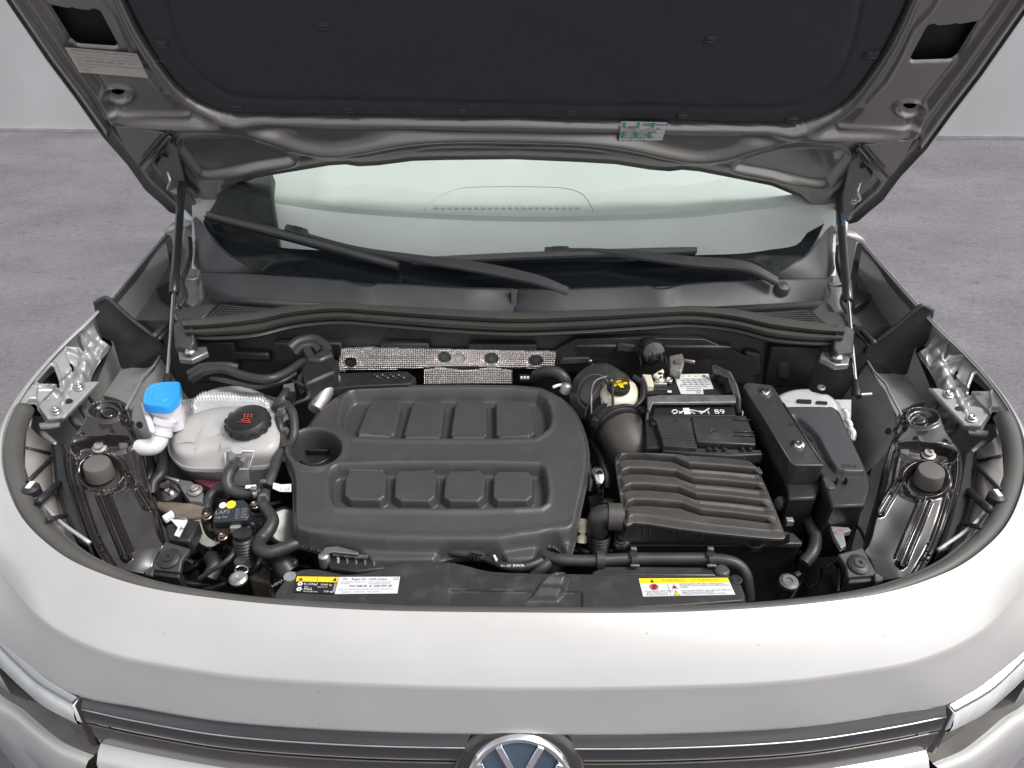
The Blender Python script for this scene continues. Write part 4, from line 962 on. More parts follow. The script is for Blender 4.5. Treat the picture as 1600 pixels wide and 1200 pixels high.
# ------------------------------------------------------------------ coolant tank
def tank():
    T = [(300, 646), (330, 636), (365, 633), (400, 634), (424, 641), (434, 654), (437, 676), (432, 694), (412, 705), (372, 707), (348, 702), (318, 706), (288, 708), (273, 700), (269, 682), (280, 660)]
    S = [(297, 650), (330, 640), (365, 637), (402, 639), (430, 646), (439, 660), (442, 684), (437, 712), (420, 728), (380, 732), (350, 734), (318, 734), (290, 731), (272, 718), (265, 700), (276, 668)]
    B = [(302, 660), (330, 655), (365, 650), (400, 655), (430, 660), (436, 680), (436, 705), (428, 740), (408, 762), (378, 764), (350, 758), (322, 752), (296, 745), (278, 730), (270, 712), (280, 690)]
    pT = plane(350, 670, .945, -.06, -.12)
    cc = lambda P: np.array(catmull(P, 5, True))
    top = cc([PL(x, y, pT) for x, y in T]); sea = cc([Z(x, y, .905) for x, y in S]); bot = cc([Z(x, y, .845) for x, y in B])
    c = top.mean(0)
    def inset(R, k, dz): return c*[1, 1, 0]*k+R*[1-k, 1-k, 1]+[0, 0, dz]
    m = MB()
    rows = [inset(top, .95, .0105), inset(top, .8, .010), inset(top, .6, .009), inset(top, .4, .0075), inset(top, .22, .005), inset(top, .09, .002), top+[0, 0, -.003], top*.7+sea*.3+[0, 0, -.004], sea+[0, 0, .004]]
    m.ring_loft(rows, K.tank, True, (True, False))
    t = m.build('coolant_tank', car, sharp=180, label='milky white coolant expansion tank with a black cap')
    m = MB(); o = sea+(sea-sea.mean(0))*[.018, .018, 0]
    m.ring_loft([sea+[0, 0, .004], o+[0, 0, .004], o+[0, 0, -.004], sea+[0, 0, -.004]], K.tank, True); m.build('weld_seam', t, sharp=40)
    m = MB(); s2 = sea+(sea-sea.mean(0))*[-.02, -.02, 0]
    m.ring_loft([s2+[0, 0, -.002], s2*.4+bot*.6, bot, inset(bot, .1, -.01), inset(bot, .9, -.012)], K.tank, True, (False, True)); m.build('tank_bottom', t, sharp=180)
    m = MB(); m.prism([Z(x, y, .865) for x, y in ((300, 748), (348, 750), (352, 757), (350, 764), (334, 765), (320, 758))], (0, .012, -.035), K.pink); m.prism([Z(x, y, .850) for x, y in ((402, 760), (416, 752), (421, 745), (424, 752), (410, 766))], (0, 0, -.02), K.pink); m.build('coolant_level', t, bevel=.004)
    # front pane with the hose spigot
    m = MB(); a = [Z(x, y, z) for x, y, z in ((352, 706, .940), (396, 706, .940), (388, 734, .905), (390, 762, .860), (354, 760, .858), (351, 734, .900))]
    m.prism(a, (0, .012, 0), K.tank); m.build('front_facet', t, bevel=.004)
    m = MB(); P = [Z(x, y, z) for x, y, z in ((352, 705, .9425), (397, 705, .9425), (389, 733, .9085), (352, 733, .9085))]; m.tube(P+[P[0]], .0016, K.wax, seg=6, smooth=1); m.build('facet_rim', t, sharp=180)
    m = MB()
    m.tube([Z(370, 703, .952), Z(366, 716, .935)], .010, K.tank, seg=12, smooth=1); m.build('spigot', t, sharp=60)
    for P in (((306, 702), (312, 680), (322, 650)), ((346, 700), (345, 690), (349, 680)), ((277, 692), (290, 690), (304, 691))):
        m = MB(); m.tube([PL(x, y, pT, .006) for x, y in P], .0010, K.tank, seg=6); m.build('mould_line', t, sharp=180)
    # cap with the red pictogram
    c = PL(389, 664, pT, .010); r = mpx(c, 34); ax = pT[1]
    m = MB(); m.lathe(c, ax, [(r*.93, -.004), (r*1.0, .0), (r*1.02, .008), (r*.97, .014), (r*.86, .018), (r*.80, .016), (r*.45, .015), (0, .0145)], K.plas3, seg=40)
    cp = m.build('tank_cap', t, sharp=50, label='black screw cap with a red warning pictogram')
    for i in range(12):
        a = i*math.pi/6; p = c+r*1.0*(np.array([math.cos(a), 0, 0])+math.sin(a)*np.cross(ax, [1, 0, 0])*1)
    m = MB()
    for i in range(14):
        a = i*2*math.pi/14; u = np.array([1., 0, 0]); v = np.cross(ax, u); p = c+ax*.006+r*1.0*(math.cos(a)*u+math.sin(a)*v)
        q = math.cos(a)*u+math.sin(a)*v; m.box(p, q*.0016, np.cross(ax, q)*.0045, ax*.006, K.plas3)
    m.build('cap_grip', t, bevel=.001)
    m = MB(); o = c+ax*.0165; u = np.array([1., -.06, 0]); v = np.cross(ax, u); v = v if v[1] > 0 else -v
    def q2(a, b): return o+u*a+v*b
    def stroke(P, w_=.0009): m.tube([q2(*p) for p in P], w_, K.dred, seg=5, smooth=3)
    stroke([(-.014, -.010), (.012, -.010)]); stroke([(-.008, -.006), (.0, .0), (.008, -.006), (-.008, -.006)])
    for s in (-.006, 0, .006): stroke([(s, .002), (s+.002, .005), (s-.001, .008), (s+.001, .011)])
    m.build('warning_pictogram', t, sharp=180)
tank()
# ------------------------------------------------------------------ washer filler
def washer():
    m = MB(); ring = [(228, 640), (232, 634), (272, 632), (282, 640), (283, 652), (276, 660), (262, 664), (240, 662)]
    top = np.array(catmull([Z(x, y, 1.0) for x, y in ((226, 626), (236, 610), (252, 603), (274, 604), (280, 618), (275, 632), (258, 638), (236, 637))], 4, True))
    c = top.mean(0)
    low = c*[1, 1, 0]+(top-c)*[.92, .92, 0]+[.002, .002, .945]
    m.ring_loft([top+[0, 0, -.008], (top-c)*[.97, .97, 0]+c*[1, 1, 0]+[0, 0, .965], low+[0, 0, .03], low, (low-low.mean(0))*.6+low.mean(0)+[0, 0, -.01]], K.wax, True, (True, True))
    t = m.build('washer_filler_neck', car, sharp=50)
    m = MB()
    k = np.array(catmull([Z(x, y, 1.006) for x, y in ((224, 630), (228, 612), (242, 601), (278, 598.5), (281, 603), (281, 620), (266, 635), (250, 638), (228, 635))], 3, True)); c = k.mean(0)
    m.ring_loft([k+[0, 0, -.012], k, (k-c)*.96+c+[0, 0, .004], (k-c)*.80+c+[0, 0, .0045], (k-c)*.78+c+[0, 0, .0030], (k-c)*.1+c+[0, 0, .0030]], K.blue, True, (False, True))
    cap = m.build('washer_cap', t, sharp=32, label='bright blue hinged cap of the washer filler')
    m = MB(); m.prism([(k[i]-c)*.55+c+[0, 0, .0045] for i in range(0, len(k), 1)], (0, 0, -.003), K.blue); m.build('cap_emblem_panel', t, bevel=.0015)
    m = MB(); m.prism([Z(x, y, .985) for x, y in ((219, 628), (229, 634), (242, 672), (238, 676), (233, 674), (222, 640))], (0, .004, -.008), K.wax); m.prism([Z(x, y, .97) for x, y in ((232, 650), (240, 640), (244, 664), (238, 670))], (0, 0, -.02), K.wax); m.build('neck_bracket', t, bevel=.002)
    m = MB(); m.tube([Z(x, y, z) for x, y, z in ((258, 655, .978), (255, 667, .966), (251, 679, .955))], [.0155, .0165, .0150], K.wax, seg=18)
    m.tube([Z(x, y, z) for x, y, z in ((258, 655, .978), (256, 662, .971))], .0185, K.wax, seg=18, smooth=1); m.tube([Z(x, y, z) for x, y, z in ((253, 673, .960), (251, 680, .954))], .0185, K.wax, seg=18, smooth=1)
    m.build('hose_collar', t, sharp=50)
    m = MB(); m.tube([Z(x, y, z) for x, y, z in ((251, 680, .955), (248, 690, .947), (241, 697, .942), (229, 699, .941), (217, 699, .938))], [.0140, .0145, .0150, .0145, .0138], K.wax, seg=18); m.build('elbow_pipe', t, sharp=60)
washer()

# ------------------------------------------------------------------ hoses, pipes, clamps
def hose(name, P, rpx, mat=None, seg=14):
    pts = [Z(x, y, z) for x, y, z in P]; r = [mpx(p, q) for p, q in zip(pts, rpx if hasattr(rpx, '__len__') else [rpx]*len(P))]
    m = MB(); m.tube(pts, r, mat or K.hose, seg=seg, smooth=7); return m.build(name, car, sharp=60), pts, r
def clamp(par, p, q, z, rpx, mat=None, wd=.5):
    a = Z(*p, z); b = Z(*q, z); m = MB(); r = mpx(a, rpx); m.tube([a, b], r, mat or K.alu, seg=16, smooth=1)
    m.box((a+b)/2+np.array([.002, -.004, r+.002]), (.005, 0, 0), (0, .0035, 0), (0, 0, .003), mat or K.alu)
    m.build('hose_clamp', par, sharp=40, bevel=.0008)
h, _, _ = hose('coolant_hose', [(371, 722, .935), (360, 735, .925), (355, 752, .915), (361, 765, .905), (378, 771, .90), (398, 770, .90), (408, 768, .90)], [9, 9.5, 9.5, 10, 10, 9, 8.5])
clamp(h, (376, 716), (372, 724), .94, 9.5); clamp(h, (394, 771), (401, 769), .905, 9.5)
h, _, _ = hose('coolant_hose', [(352, 762, .885), (338, 766, .88), (327, 778, .875), (323, 795, .87), (324, 812, .86)], [8.5, 8.5, 8, 7.5, 7]); clamp(h, (324, 798), (324, 806), .875, 8, K.plas3)
h, _, _ = hose('radiator_hose', [(414, 770, .90), (410, 786, .90), (418, 798, .895), (426, 812, .89), (420, 828, .885), (408, 842, .88), (404, 855, .88), (418, 863, .88), (440, 858, .88), (462, 850, .88), (486, 845, .87)], [9, 9, 9, 10, 11, 11, 11, 11, 10.5, 10.5, 10.5])
clamp(h, (413, 776), (412, 784), .905, 9, K.galv); clamp(h, (412, 762), (414, 755), .905, 9, K.galv); clamp(h, (478, 847), (484, 845), .885, 10.5, K.plas3)
hose('coolant_pipe', [(418, 760, .91), (424, 745, .915), (432, 722, .92), (440, 700, .925), (446, 680, .93), (452, 662, .93)], [8.5, 8, 8, 8, 8, 8])
hose('vacuum_hose', [(446, 700, .93), (440, 680, .94), (438, 665, .95), (436, 652, .955), (442, 640, .96), (452, 630, .96), (456, 618, .955)], [7, 6, 6, 6.5, 7, 7, 6])
h, _, _ = hose('vacuum_hose', [(450, 700, .92), (458, 684, .935), (460, 668, .945), (458, 650, .955), (454, 640, .96), (446, 630, .965)], [7, 7, 7, 7.5, 7.5, 7.5])
clamp(h, (437, 648), (441, 643), .965, 7, K.galv); clamp(h, (446, 672), (444, 678), .945, 6, K.galv)
m = MB(); m.tube([Z(x, y, z) for x, y, z in ((428, 640, .955), (436, 631, .965), (444, 622, .97), (448, 612, .965))], [.008, .010, .011, .009], K.plas2, seg=12)
m.box(Z(450, 622, .97), (.011, 0, 0), (0, .010, 0), (0, 0, .008), K.plas3); m.box(Z(452, 610, .965), (.009, .004, 0), (-.004, .014, 0), (0, 0, .006), K.galv); m.tube([Z(438, 617, .975), Z(446, 616, .976), Z(458, 618, .974)], .0012, K.red, seg=5)
m.build('vacuum_connector', car, bevel=.001)
hose('thin_pipe', [(458, 596, .965), (470, 600, .97), (482, 608, .965), (480, 622, .96), (462, 630, .955), (450, 636, .95)], 3)
# big hoses coming from the bulkhead on the left
for P, r in (([(300, 592, .955), (320, 580, .975), (350, 577, .98), (385, 588, .98), (420, 592, .98), (448, 582, .975), (470, 568, .97), (490, 560, .96)], 7), ([(330, 590, .96), (370, 598, .965), (400, 604, .965), (440, 596, .965), (462, 584, .965)], 4),
             ([(296, 584, .96), (318, 573, .975), (352, 571, .985), (372, 574, .98)], 6), ([(452, 545, .985), (466, 534, .99), (490, 530, .99), (508, 540, .985), (512, 552, .98)], 8), ([(462, 552, .975), (472, 542, .985), (490, 540, .985), (500, 550, .98)], 6),
             ([(480, 548, .98), (486, 562, .975), (480, 580, .97), (470, 596, .96), (478, 616, .95)], 7)):
    hose('engine_hose', P, r)
m = MB(); m.prism([Z(x, y, .985) for x, y in ((470, 570), (512, 556), (530, 562), (524, 580), (500, 590), (476, 600))], (0, 0, -.06), K.plas3); m.prism([Z(x, y, .99) for x, y in ((478, 560), (512, 540), (522, 552), (500, 563))], (0, 0, -.02), K.plas2); m.build('bulkhead_box', car, bevel=.006)
m = MB(); m.tube([Z(x, y, z) for x, y, z in ((520, 588, .955), (512, 600, .95), (505, 618, .94), (492, 640, .93))], [.018, .018, .016, .014], K.alu, seg=14); m.build('intake_pipe', car, sharp=60)
# pink tag hanging off a hose
m = MB(); m.prism([Z(x, y, .93) for x, y in ((427, 754), (440, 757), (455, 756), (455, 768), (438, 768), (426, 763))], (0, 0, -.001), K.white)
o = Z(436, 766, .932); m.text('1.15', o, np.array([1, 0, 0]), np.array([0, 1, 0]), mt['dred'], size=.010); m.build('paper_tag', car)
m = MB(); m.prism([Z(x, y, .915) for x, y in ((384, 758), (400, 757), (401, 762), (383, 763))], (0, 0, -.001), K.white); m.build('paper_tag', car)
# fuel pressure sensor box
def sensor():
    pl = plane(378, 804, .905, -.02, -.25)
    m = MB(); m.prism([PL(x, y, pl) for x, y in ((333, 800), (340, 793), (368, 781), (380, 780), (388, 787), (390, 806), (385, 813), (332, 817))], -pl[1]*.018, mt['sensor'])
    s = m.build('sensor_unit', car, bevel=.0025, label='black sensor unit with a yellow dot and white print')
    m = MB(); m.prism([PL(x, y, pl, -.018) for x, y in ((330, 812), (386, 806), (392, 824), (372, 834), (334, 834))], -pl[1]*.04, K.plas3); m.build('sensor_foot', s, bevel=.004)
    m = MB(); m.lathe(PL(361, 788.5, pl, .0005), pl[1], [(.0078, 0), (.0075, .0008), (0, .0009)], K.lemon, seg=20); m.build('yellow_dot', s)
    m = MB(); m.lathe(PL(348, 789.5, pl, .0003), pl[1], [(.006, 0), (.0055, .0006), (0, .0007)], K.white, seg=16); m.build('white_dot', s)
    m = MB(); u = PL(361, 800, pl)-PL(351, 801, pl); u /= np.linalg.norm(u); v = np.cross(pl[1], u)
    for i, (t, sz) in enumerate((('LAPS', .011), ('04E 906', .006))): m.text(t, PL(336, 804+i*7, pl, .0006), u, v, K.grey, size=sz)
    for i in range(4): m.text('051 0281', PL(368-i*.5, 798+i*4.2, pl, .0006), u, v, K.grey, size=.0052)
    m.build('printed_code', s)
    m = MB()
    for bx, by, z in ((324, 806, .885), (348, 838, .885), (398, 789, .90)):
        m.lathe(Z(bx, by, z), (0, -.2, 1), [(.008, -.012), (.008, 0), (.006, .001), (.0055, .005), (.003, .0055), (0, .004)], K.brass, seg=16)
    m.build('bolt', s, sharp=30)
    m = MB(); P = [Z(x, y, z) for x, y, z in ((312, 814, .87), (315, 830, .868), (322, 844, .866), (334, 852, .866), (346, 852, .868))]
    t = catmull(P, 5); m.ring_loft([np.array([p+[-.012, -.002, 0] for p in t]), np.array([p+[.0, .006, .003] for p in t]), np.array([p+[.0, .006, -.002] for p in t])], K.pale, closed=False); m.build('curved_bracket', car, sharp=50)
    m = MB(); m.box(Z(369, 825, .885), (.008, 0, 0), (0, .006, 0), (0, 0, .006), K.pale); m.build('plug_housing', s, bevel=.001)
    for i, c in enumerate((K.dred, K.white, K.dred)):
        m = MB(); m.tube([Z(368+i*2, 829, .89), Z(369+i*1.6, 840, .885), Z(368+i*.8, 850, .88), Z(362, 864, .865)], .0011, c, seg=5); m.build('wire', s, sharp=180)
    hose('cable_sleeve', [(368, 850, .875), (364, 866, .865), (350, 880, .86), (330, 892, .85), (312, 904, .84)], [3.5, 4.5, 4.5, 4, 4])
mt['sensor'] = M('sensor_black', (.022, .026, .032), .42, 0, 0, .1, 20)
sensor()
# connector with a label by the left headlamp
m = MB(); m.prism([Z(x, y, .90) for x, y in ((258, 820), (290, 812), (312, 812), (304, 832), (296, 846), (262, 842))], (0, 0, -.03), K.plas3); m.build('ecu_housing', car, bevel=.004)
m = MB(); m.prism([Z(x, y, .908) for x, y in ((266, 811), (293, 813), (280, 839), (272, 836), (278, 824))], (0, 0, -.002), K.offw); u = np.array([1., 0, 0]); m.text('H', Z(279, 829, .909), u, np.array([0, 1., 0]), K.ink, size=.013); m.build('paper_label', car)
m = MB(); m.prism([Z(x, y, .905) for x, y in ((252, 806), (268, 796), (272, 802), (258, 812))], (0, 0, -.01), K.white); m.build('plastic_clip', car, bevel=.002)
m = MB(); m.prism([Z(x, y, .88) for x, y in ((242, 775), (260, 782), (300, 785), (322, 790), (316, 806), (288, 808), (262, 800), (244, 792))], (0, 0, -.05), K.dustbrown); m.prism([Z(x, y, .888) for x, y in ((270, 800), (292, 802), (294, 812), (272, 812))], (0, 0, -.01), K.galv); m.build('gearbox_mount', car, bevel=.005)
m = MB(); m.prism([Z(x, y, .885) for x, y in ((262, 745), (300, 752), (318, 770), (316, 784), (296, 782), (280, 760), (258, 752))], (0, 0, -.02), K.dull); m.lathe(Z(305, 767, .888), (0, -.1, 1), [(.013, 0), (.013, .003), (.008, .004), (.0075, .010), (.004, .010), (0, .008)], K.alu, seg=16); m.tube([Z(258, 746, .895), Z(280, 752, .895)], .004, K.steel, seg=8, smooth=1); m.build('mount_arm', car, bevel=.003)
m = MB(); m.lathe(Z(262, 768, .885), (0, -.1, 1), [(.022, -.02), (.022, 0), (.015, .008), (.010, .010), (.008, .018), (0, .019)], K.gloss, seg=20); m.lathe(Z(262, 768, .904), (0, -.1, 1), [(.005, 0), (.004, .004), (0, .005)], K.steel, seg=10); m.build('ball_joint', car, sharp=40)
hose('brake_cable', [(252, 700, .895), (256, 718, .89), (252, 740, .885), (240, 755, .88), (238, 772, .87)], [9, 10, 10, 9, 9], K.plas3)
hose('brake_cable', [(232, 704, .89), (236, 722, .885), (234, 742, .88), (228, 760, .87)], [6, 6, 6, 6], K.plas3)
# ribbed pipe, ring and lower clutter
m = MB(); c = Z(379, 858, .87)
pr = []
for i in range(9): pr += [(.0165, .004*i*1.5), (.0135, .004*i*1.5+.003)]
m.lathe(c+[0, 0, -.03], (0.05, .12, 1), pr+[(.015, .06), (.008, .062), (0, .062)], K.plas3, seg=20); m.lathe(Z(378, 884, .86), (0, 0, 1), [(.012, 0), (.010, .012), (0, .014)], K.plas2, seg=16); m.build('ribbed_boot', car, sharp=30)
m = MB(); m.tube([Z(378+10*math.cos(a), 890+6*math.sin(a), .872) for a in np.linspace(0, 6.28, 18)], .0015, K.steel, seg=6, smooth=1); m.build('dipstick_ring', car)
m = MB(); m.lathe(Z(372, 903, .87), (0, -.1, 1), [(.014, -.004), (.014, 0), (.010, .003), (.006, .003), (0, .001)], K.alu, seg=18); m.build('plug_bolt', car, sharp=30)
m = MB(); m.lathe(Z(447, 822, .86), (.5, -.4, .8), [(.034, -.03), (.034, 0), (.026, .004), (.022, .0), (.012, .002), (0, .004)], K.plas3, seg=24); m.lathe(Z(447, 822, .864), (.5, -.4, .8), [(.030, 0), (.028, .002)], K.galv, seg=24); m.build('belt_pulley', car, sharp=35)
hose('charge_pipe', [(330, 870, .80), (336, 885, .80), (328, 902, .79)], [12, 12, 12], K.alu)
hose('charge_hose', [(438, 862, .84), (442, 880, .84), (452, 895, .83)], [16, 17, 18], K.hose)
rnd = random.Random(5)
for i in range(26):
    x, y = rnd.uniform(300, 460), rnd.uniform(780, 905); z = rnd.uniform(.74, .84)
    hose('wiring_run', [(x, y, z), (x+rnd.uniform(-25, 25), y+rnd.uniform(4, 20), z+.01), (x+rnd.uniform(-40, 40), y+rnd.uniform(18, 45), z)], rnd.uniform(2, 5), rnd.choice([K.hose, K.plas3, K.plas2, K.hose]), 8)
for i in range(14):
    x, y = rnd.uniform(290, 450), rnd.uniform(780, 900); m = MB(); z = rnd.uniform(.70, .80)
    m.prism([Z(x+a*rnd.uniform(8, 20), y+b*rnd.uniform(6, 14), z) for a, b in ((-1, -1), (1, -1), (1, 1), (-1, 1))], (0, 0, -.05), rnd.choice([K.plas3, K.plas3, K.dustbrown, K.alu, K.dull])); m.build('casting', car, bevel=.004)
# right clutter
for i in range(22):
    x, y = rnd.uniform(1230, 1345), rnd.uniform(760, 905); z = rnd.uniform(.66, .80)
    hose('wiring_run', [(x, y, z), (x+rnd.uniform(-15, 15), y+rnd.uniform(8, 25), z+.01), (x+rnd.uniform(-25, 25), y+rnd.uniform(25, 60), z)], rnd.uniform(2, 5), rnd.choice([K.hose, K.plas3, K.plas2]), 8)
for i in range(10):
    x, y = rnd.uniform(1225, 1340), rnd.uniform(780, 900); m = MB(); z = rnd.uniform(.58, .68)
    m.prism([Z(x+a*rnd.uniform(8, 20), y+b*rnd.uniform(6, 14), z) for a, b in ((-1, -1), (1, -1), (1, 1), (-1, 1))], (0, 0, -.05), rnd.choice([K.plas3, K.plas3, K.dull])); m.build('casting', car, bevel=.004)
# ------------------------------------------------------------------ air filter box
def airbox():
    pl = plane(1090, 770, .93, 0, -.10)
    O = zc(4, 880, 680, [(332, 96), (380, 84), (700, 92), (1100, 118), (1180, 140), (1232, 190), (1400, 600), (1392, 624), (1300, 622), (820, 574), (450, 516), (412, 540), (388, 535), (375, 440), (330, 180)])
    Os = np.array(chaikin(O, 1))
    G = []
    for dx, dy in ((0, 0), (12, 92), (26, 192), (42, 290)):
        G.append(np.array(zc(4, 880, 680, [(340+dx, 140+dy), (400+dx, 118+dy), (500+dx, 118+dy), (690+dx*1.2, 135+dy), (790+dx*1.6, 185+dy), (1000+dx*1.7, 200+dy*1.02), (1240+dx*2.0, 222+dy*1.06)])))
    def ah(X, Yv):
        d = sdpoly(X, Yv, Os); h = -.010*(1-ss(0, 8, d))
        for i, g_ in enumerate(G):
            yg = np.interp(X, g_[:, 0], g_[:, 1]); t = Yv-yg
            # step: land rises towards the groove, sharp fall, deeper to the right
            dp = .013+.004*ss(1050, 1150, X)
            rt = ss(g_[3, 0], g_[4, 0]+4, X)
            inn = ss(g_[0, 0]-2, g_[0, 0]+8, X)*ss(g_[-1, 0]+2, g_[-1, 0]-10, X)
            h += inn*(-dp*ss(-.7, .7, t)*ss(6.4-2.2*rt, 3.8-2.0*rt, t)-.004*ss(-1, 1, t)*ss(22, 6, t)+.002*ss(-15, -2, t)*ss(0, -2.5, t)+.004*ss(g_[3, 0], g_[4, 0]+4, X)*(ss(-15, -3, t)-.6*ss(-19, -14, t))*ss(.5, -1.5, t))
        return h
    m = MB(); m.field((955, 696, 1236, 842), .5, pl, ah, K.airbox, drop=-.05, sdf=lambda X, Yv: sdpoly(X, Yv, Os), out=Os, skirt=.005); lid = m.build('air_filter_lid', car, sharp=40, label='dark grey ribbed lid of the air filter box')
    # wedge inserts at the right ends of the grooves
    for g_ in G:
        x, y = g_[-1]; m = MB(); m.prism([PL(a, b, pl, .0005) for a, b in ((x-14, y-3), (x-4, y-7), (x+2, y+3), (x-3, y+4))], -pl[1]*.008, K.airbox); m.build('end_wedge', lid, bevel=.001)
    # lower body, flange with ribs and screws
    m = MB(); low = zc(4, 880, 680, [(325, 470), (395, 545), (450, 515), (820, 572), (1390, 625), (1425, 560), (1430, 600), (1485, 675), (1250, 668), (1165, 660), (430, 640), (390, 625), (320, 620)])
    F = zc(4, 880, 680, [(322, 560), (420, 520), (1390, 600), (1440, 610), (1498, 668), (1490, 678), (1262, 678), (1230, 702), (1185, 704), (1150, 680), (1120, 668), (430, 655), (385, 690), (330, 692), (318, 670)])
    m.prism([Z(x, y, .868) for x, y in F], (0, 0, -.010), K.plas2); fl = m.build('air_filter_flange', car, bevel=.002)
    WT = [(974, 790), (984, 813), (990, 808), (1060, 816), (1150, 828), (1228, 836), (1229, 826)]; WB = [(964, 820), (968, 844), (990, 846), (1060, 847), (1150, 849), (1226, 850), (1236, 838)]
    top = catmull([PL(x, y, pl, -.013) for x, y in WT], 4); bot = catmull([Z(x, y, .869) for x, y in WB], 4)
    m = MB(); m.ring_loft([np.array(top), np.array(bot)], K.plas2, closed=False); m.build('filter_side_wall', lid, sharp=40)
    m = MB(); m.prism([Z(x, y, .858) for x, y in zc(4, 880, 680, [(330, 560), (1400, 600), (1480, 675), (1480, 690), (330, 690)])], (0, .02, -.30), K.plas3); b = m.build('air_filter_body', car, bevel=.004)
    for i in range(5):
        for dx in (0, 10):
            x = 1006+i*46.3+dx; y0 = np.interp(x, [990, 1228], [811, 838]); y1 = np.interp(x, [990, 1228], [840, 845])
            m = MB(); m.tube([PL(x, y0, pl, -.010), Z(x-.5, y1, .876)], .0015, K.airbox, seg=6, smooth=1); m.build('stiffening_rib', fl)
    for x, y in ((362, 660), (1200, 668)):
        m = MB(); m.lathe(Z(880+x/4, 680+y/4, .869), (0, 0, 1), [(.010, 0), (.010, .002), (.006, .003), (.0055, .008), (.003, .008), (0, .006)], K.plas3, seg=16); m.build('screw', fl, sharp=30)
    m = MB()
    for x, y, t in ((905, 700, 'Filter'), (1010, 700, '5WA 129 607'), (900, 716, 'TYPE'), (1010, 716, '>PP-TV20<'), (1310, 712, 'MANN')):
        p = Y(880+x/4, 680+y/4, float(Z(880+x/4, 680+690/4, .85)[1])-.004); m.text(t, p, (1, 0, 0), (0, -.1, 1), K.grey, size=.008)
    m.build('moulded_text', b)
    # vent stub to the left
    m = MB(); P = [Z(x, y, z) for x, y, z in ((975, 808, .905), (960, 807, .905), (940, 806, .905), (934, 814, .895), (933, 830, .87))]
    m.tube(P, [.018, .019, .018, .018, .019], K.plas2, seg=18); m.tube([Z(950, 807, .905), Z(972, 808, .905)], .0225, K.airbox, seg=20, smooth=1); m.build('vent_elbow', lid, sharp=50)
    pr = []
    for i in range(9): pr += [(.019, -.006*i), (.0165, -.006*i-.003)]
    m = MB(); c = Z(937, 832, .875); m.lathe(c, (0, .1, 1), pr, K.plas3, seg=20); m.build('bellows', car, sharp=30)
airbox()
mt['duct'] = M('duct_plastic', (.060, .054, .050), .5, 0, 0, .1, 6, 800, .15, grime=.15); mt['servo'] = M('servo_sheet', (.075, .075, .073), .4, .5, .2, .2, 9, grime=.3)
# ------------------------------------------------------------------ intake duct
def duct():
    pts = [Z(x, y, z) for x, y, z in ((938, 640, .88), (956, 650, .905), (968, 668, .908), (980, 692, .900), (990, 714, .880), (996, 730, .84))]
    m = MB(); m.tube(pts[1:], [.047, .046, .043, .042, .042], mt['duct'], seg=30); d = m.build('intake_duct', car, sharp=60)
    m = MB(); m.tube([Z(946, 626, .87), Z(954, 640, .895), Z(962, 656, .910)], [.049, .0525, .0525], K.plas3, seg=30); m.build('duct_collar', d, sharp=60)
    for k, (a, r, mt_) in enumerate((((955, 642, .896), .0540, K.plas2), ((959, 649, .902), .0550, K.hose), ((963, 657, .906), .0545, K.plas2), ((967, 665, .908), .0500, K.hose), ((971, 673, .907), .0490, K.plas3))):
        c = Z(*a); t = pts[3]-pts[1]; t /= np.linalg.norm(t); m = MB(); m.tube([c-t*.0035, c+t*.0035], r, mt_, seg=34, smooth=1); m.build('clamp_band', d, sharp=40)
    m = MB(); c = Z(930, 660, .935); m.box(c, (.004, -.004, 0), (.003, .004, 0), (0, 0, .009), K.plas3); m.build('clamp_screw', d, bevel=.001)
duct()
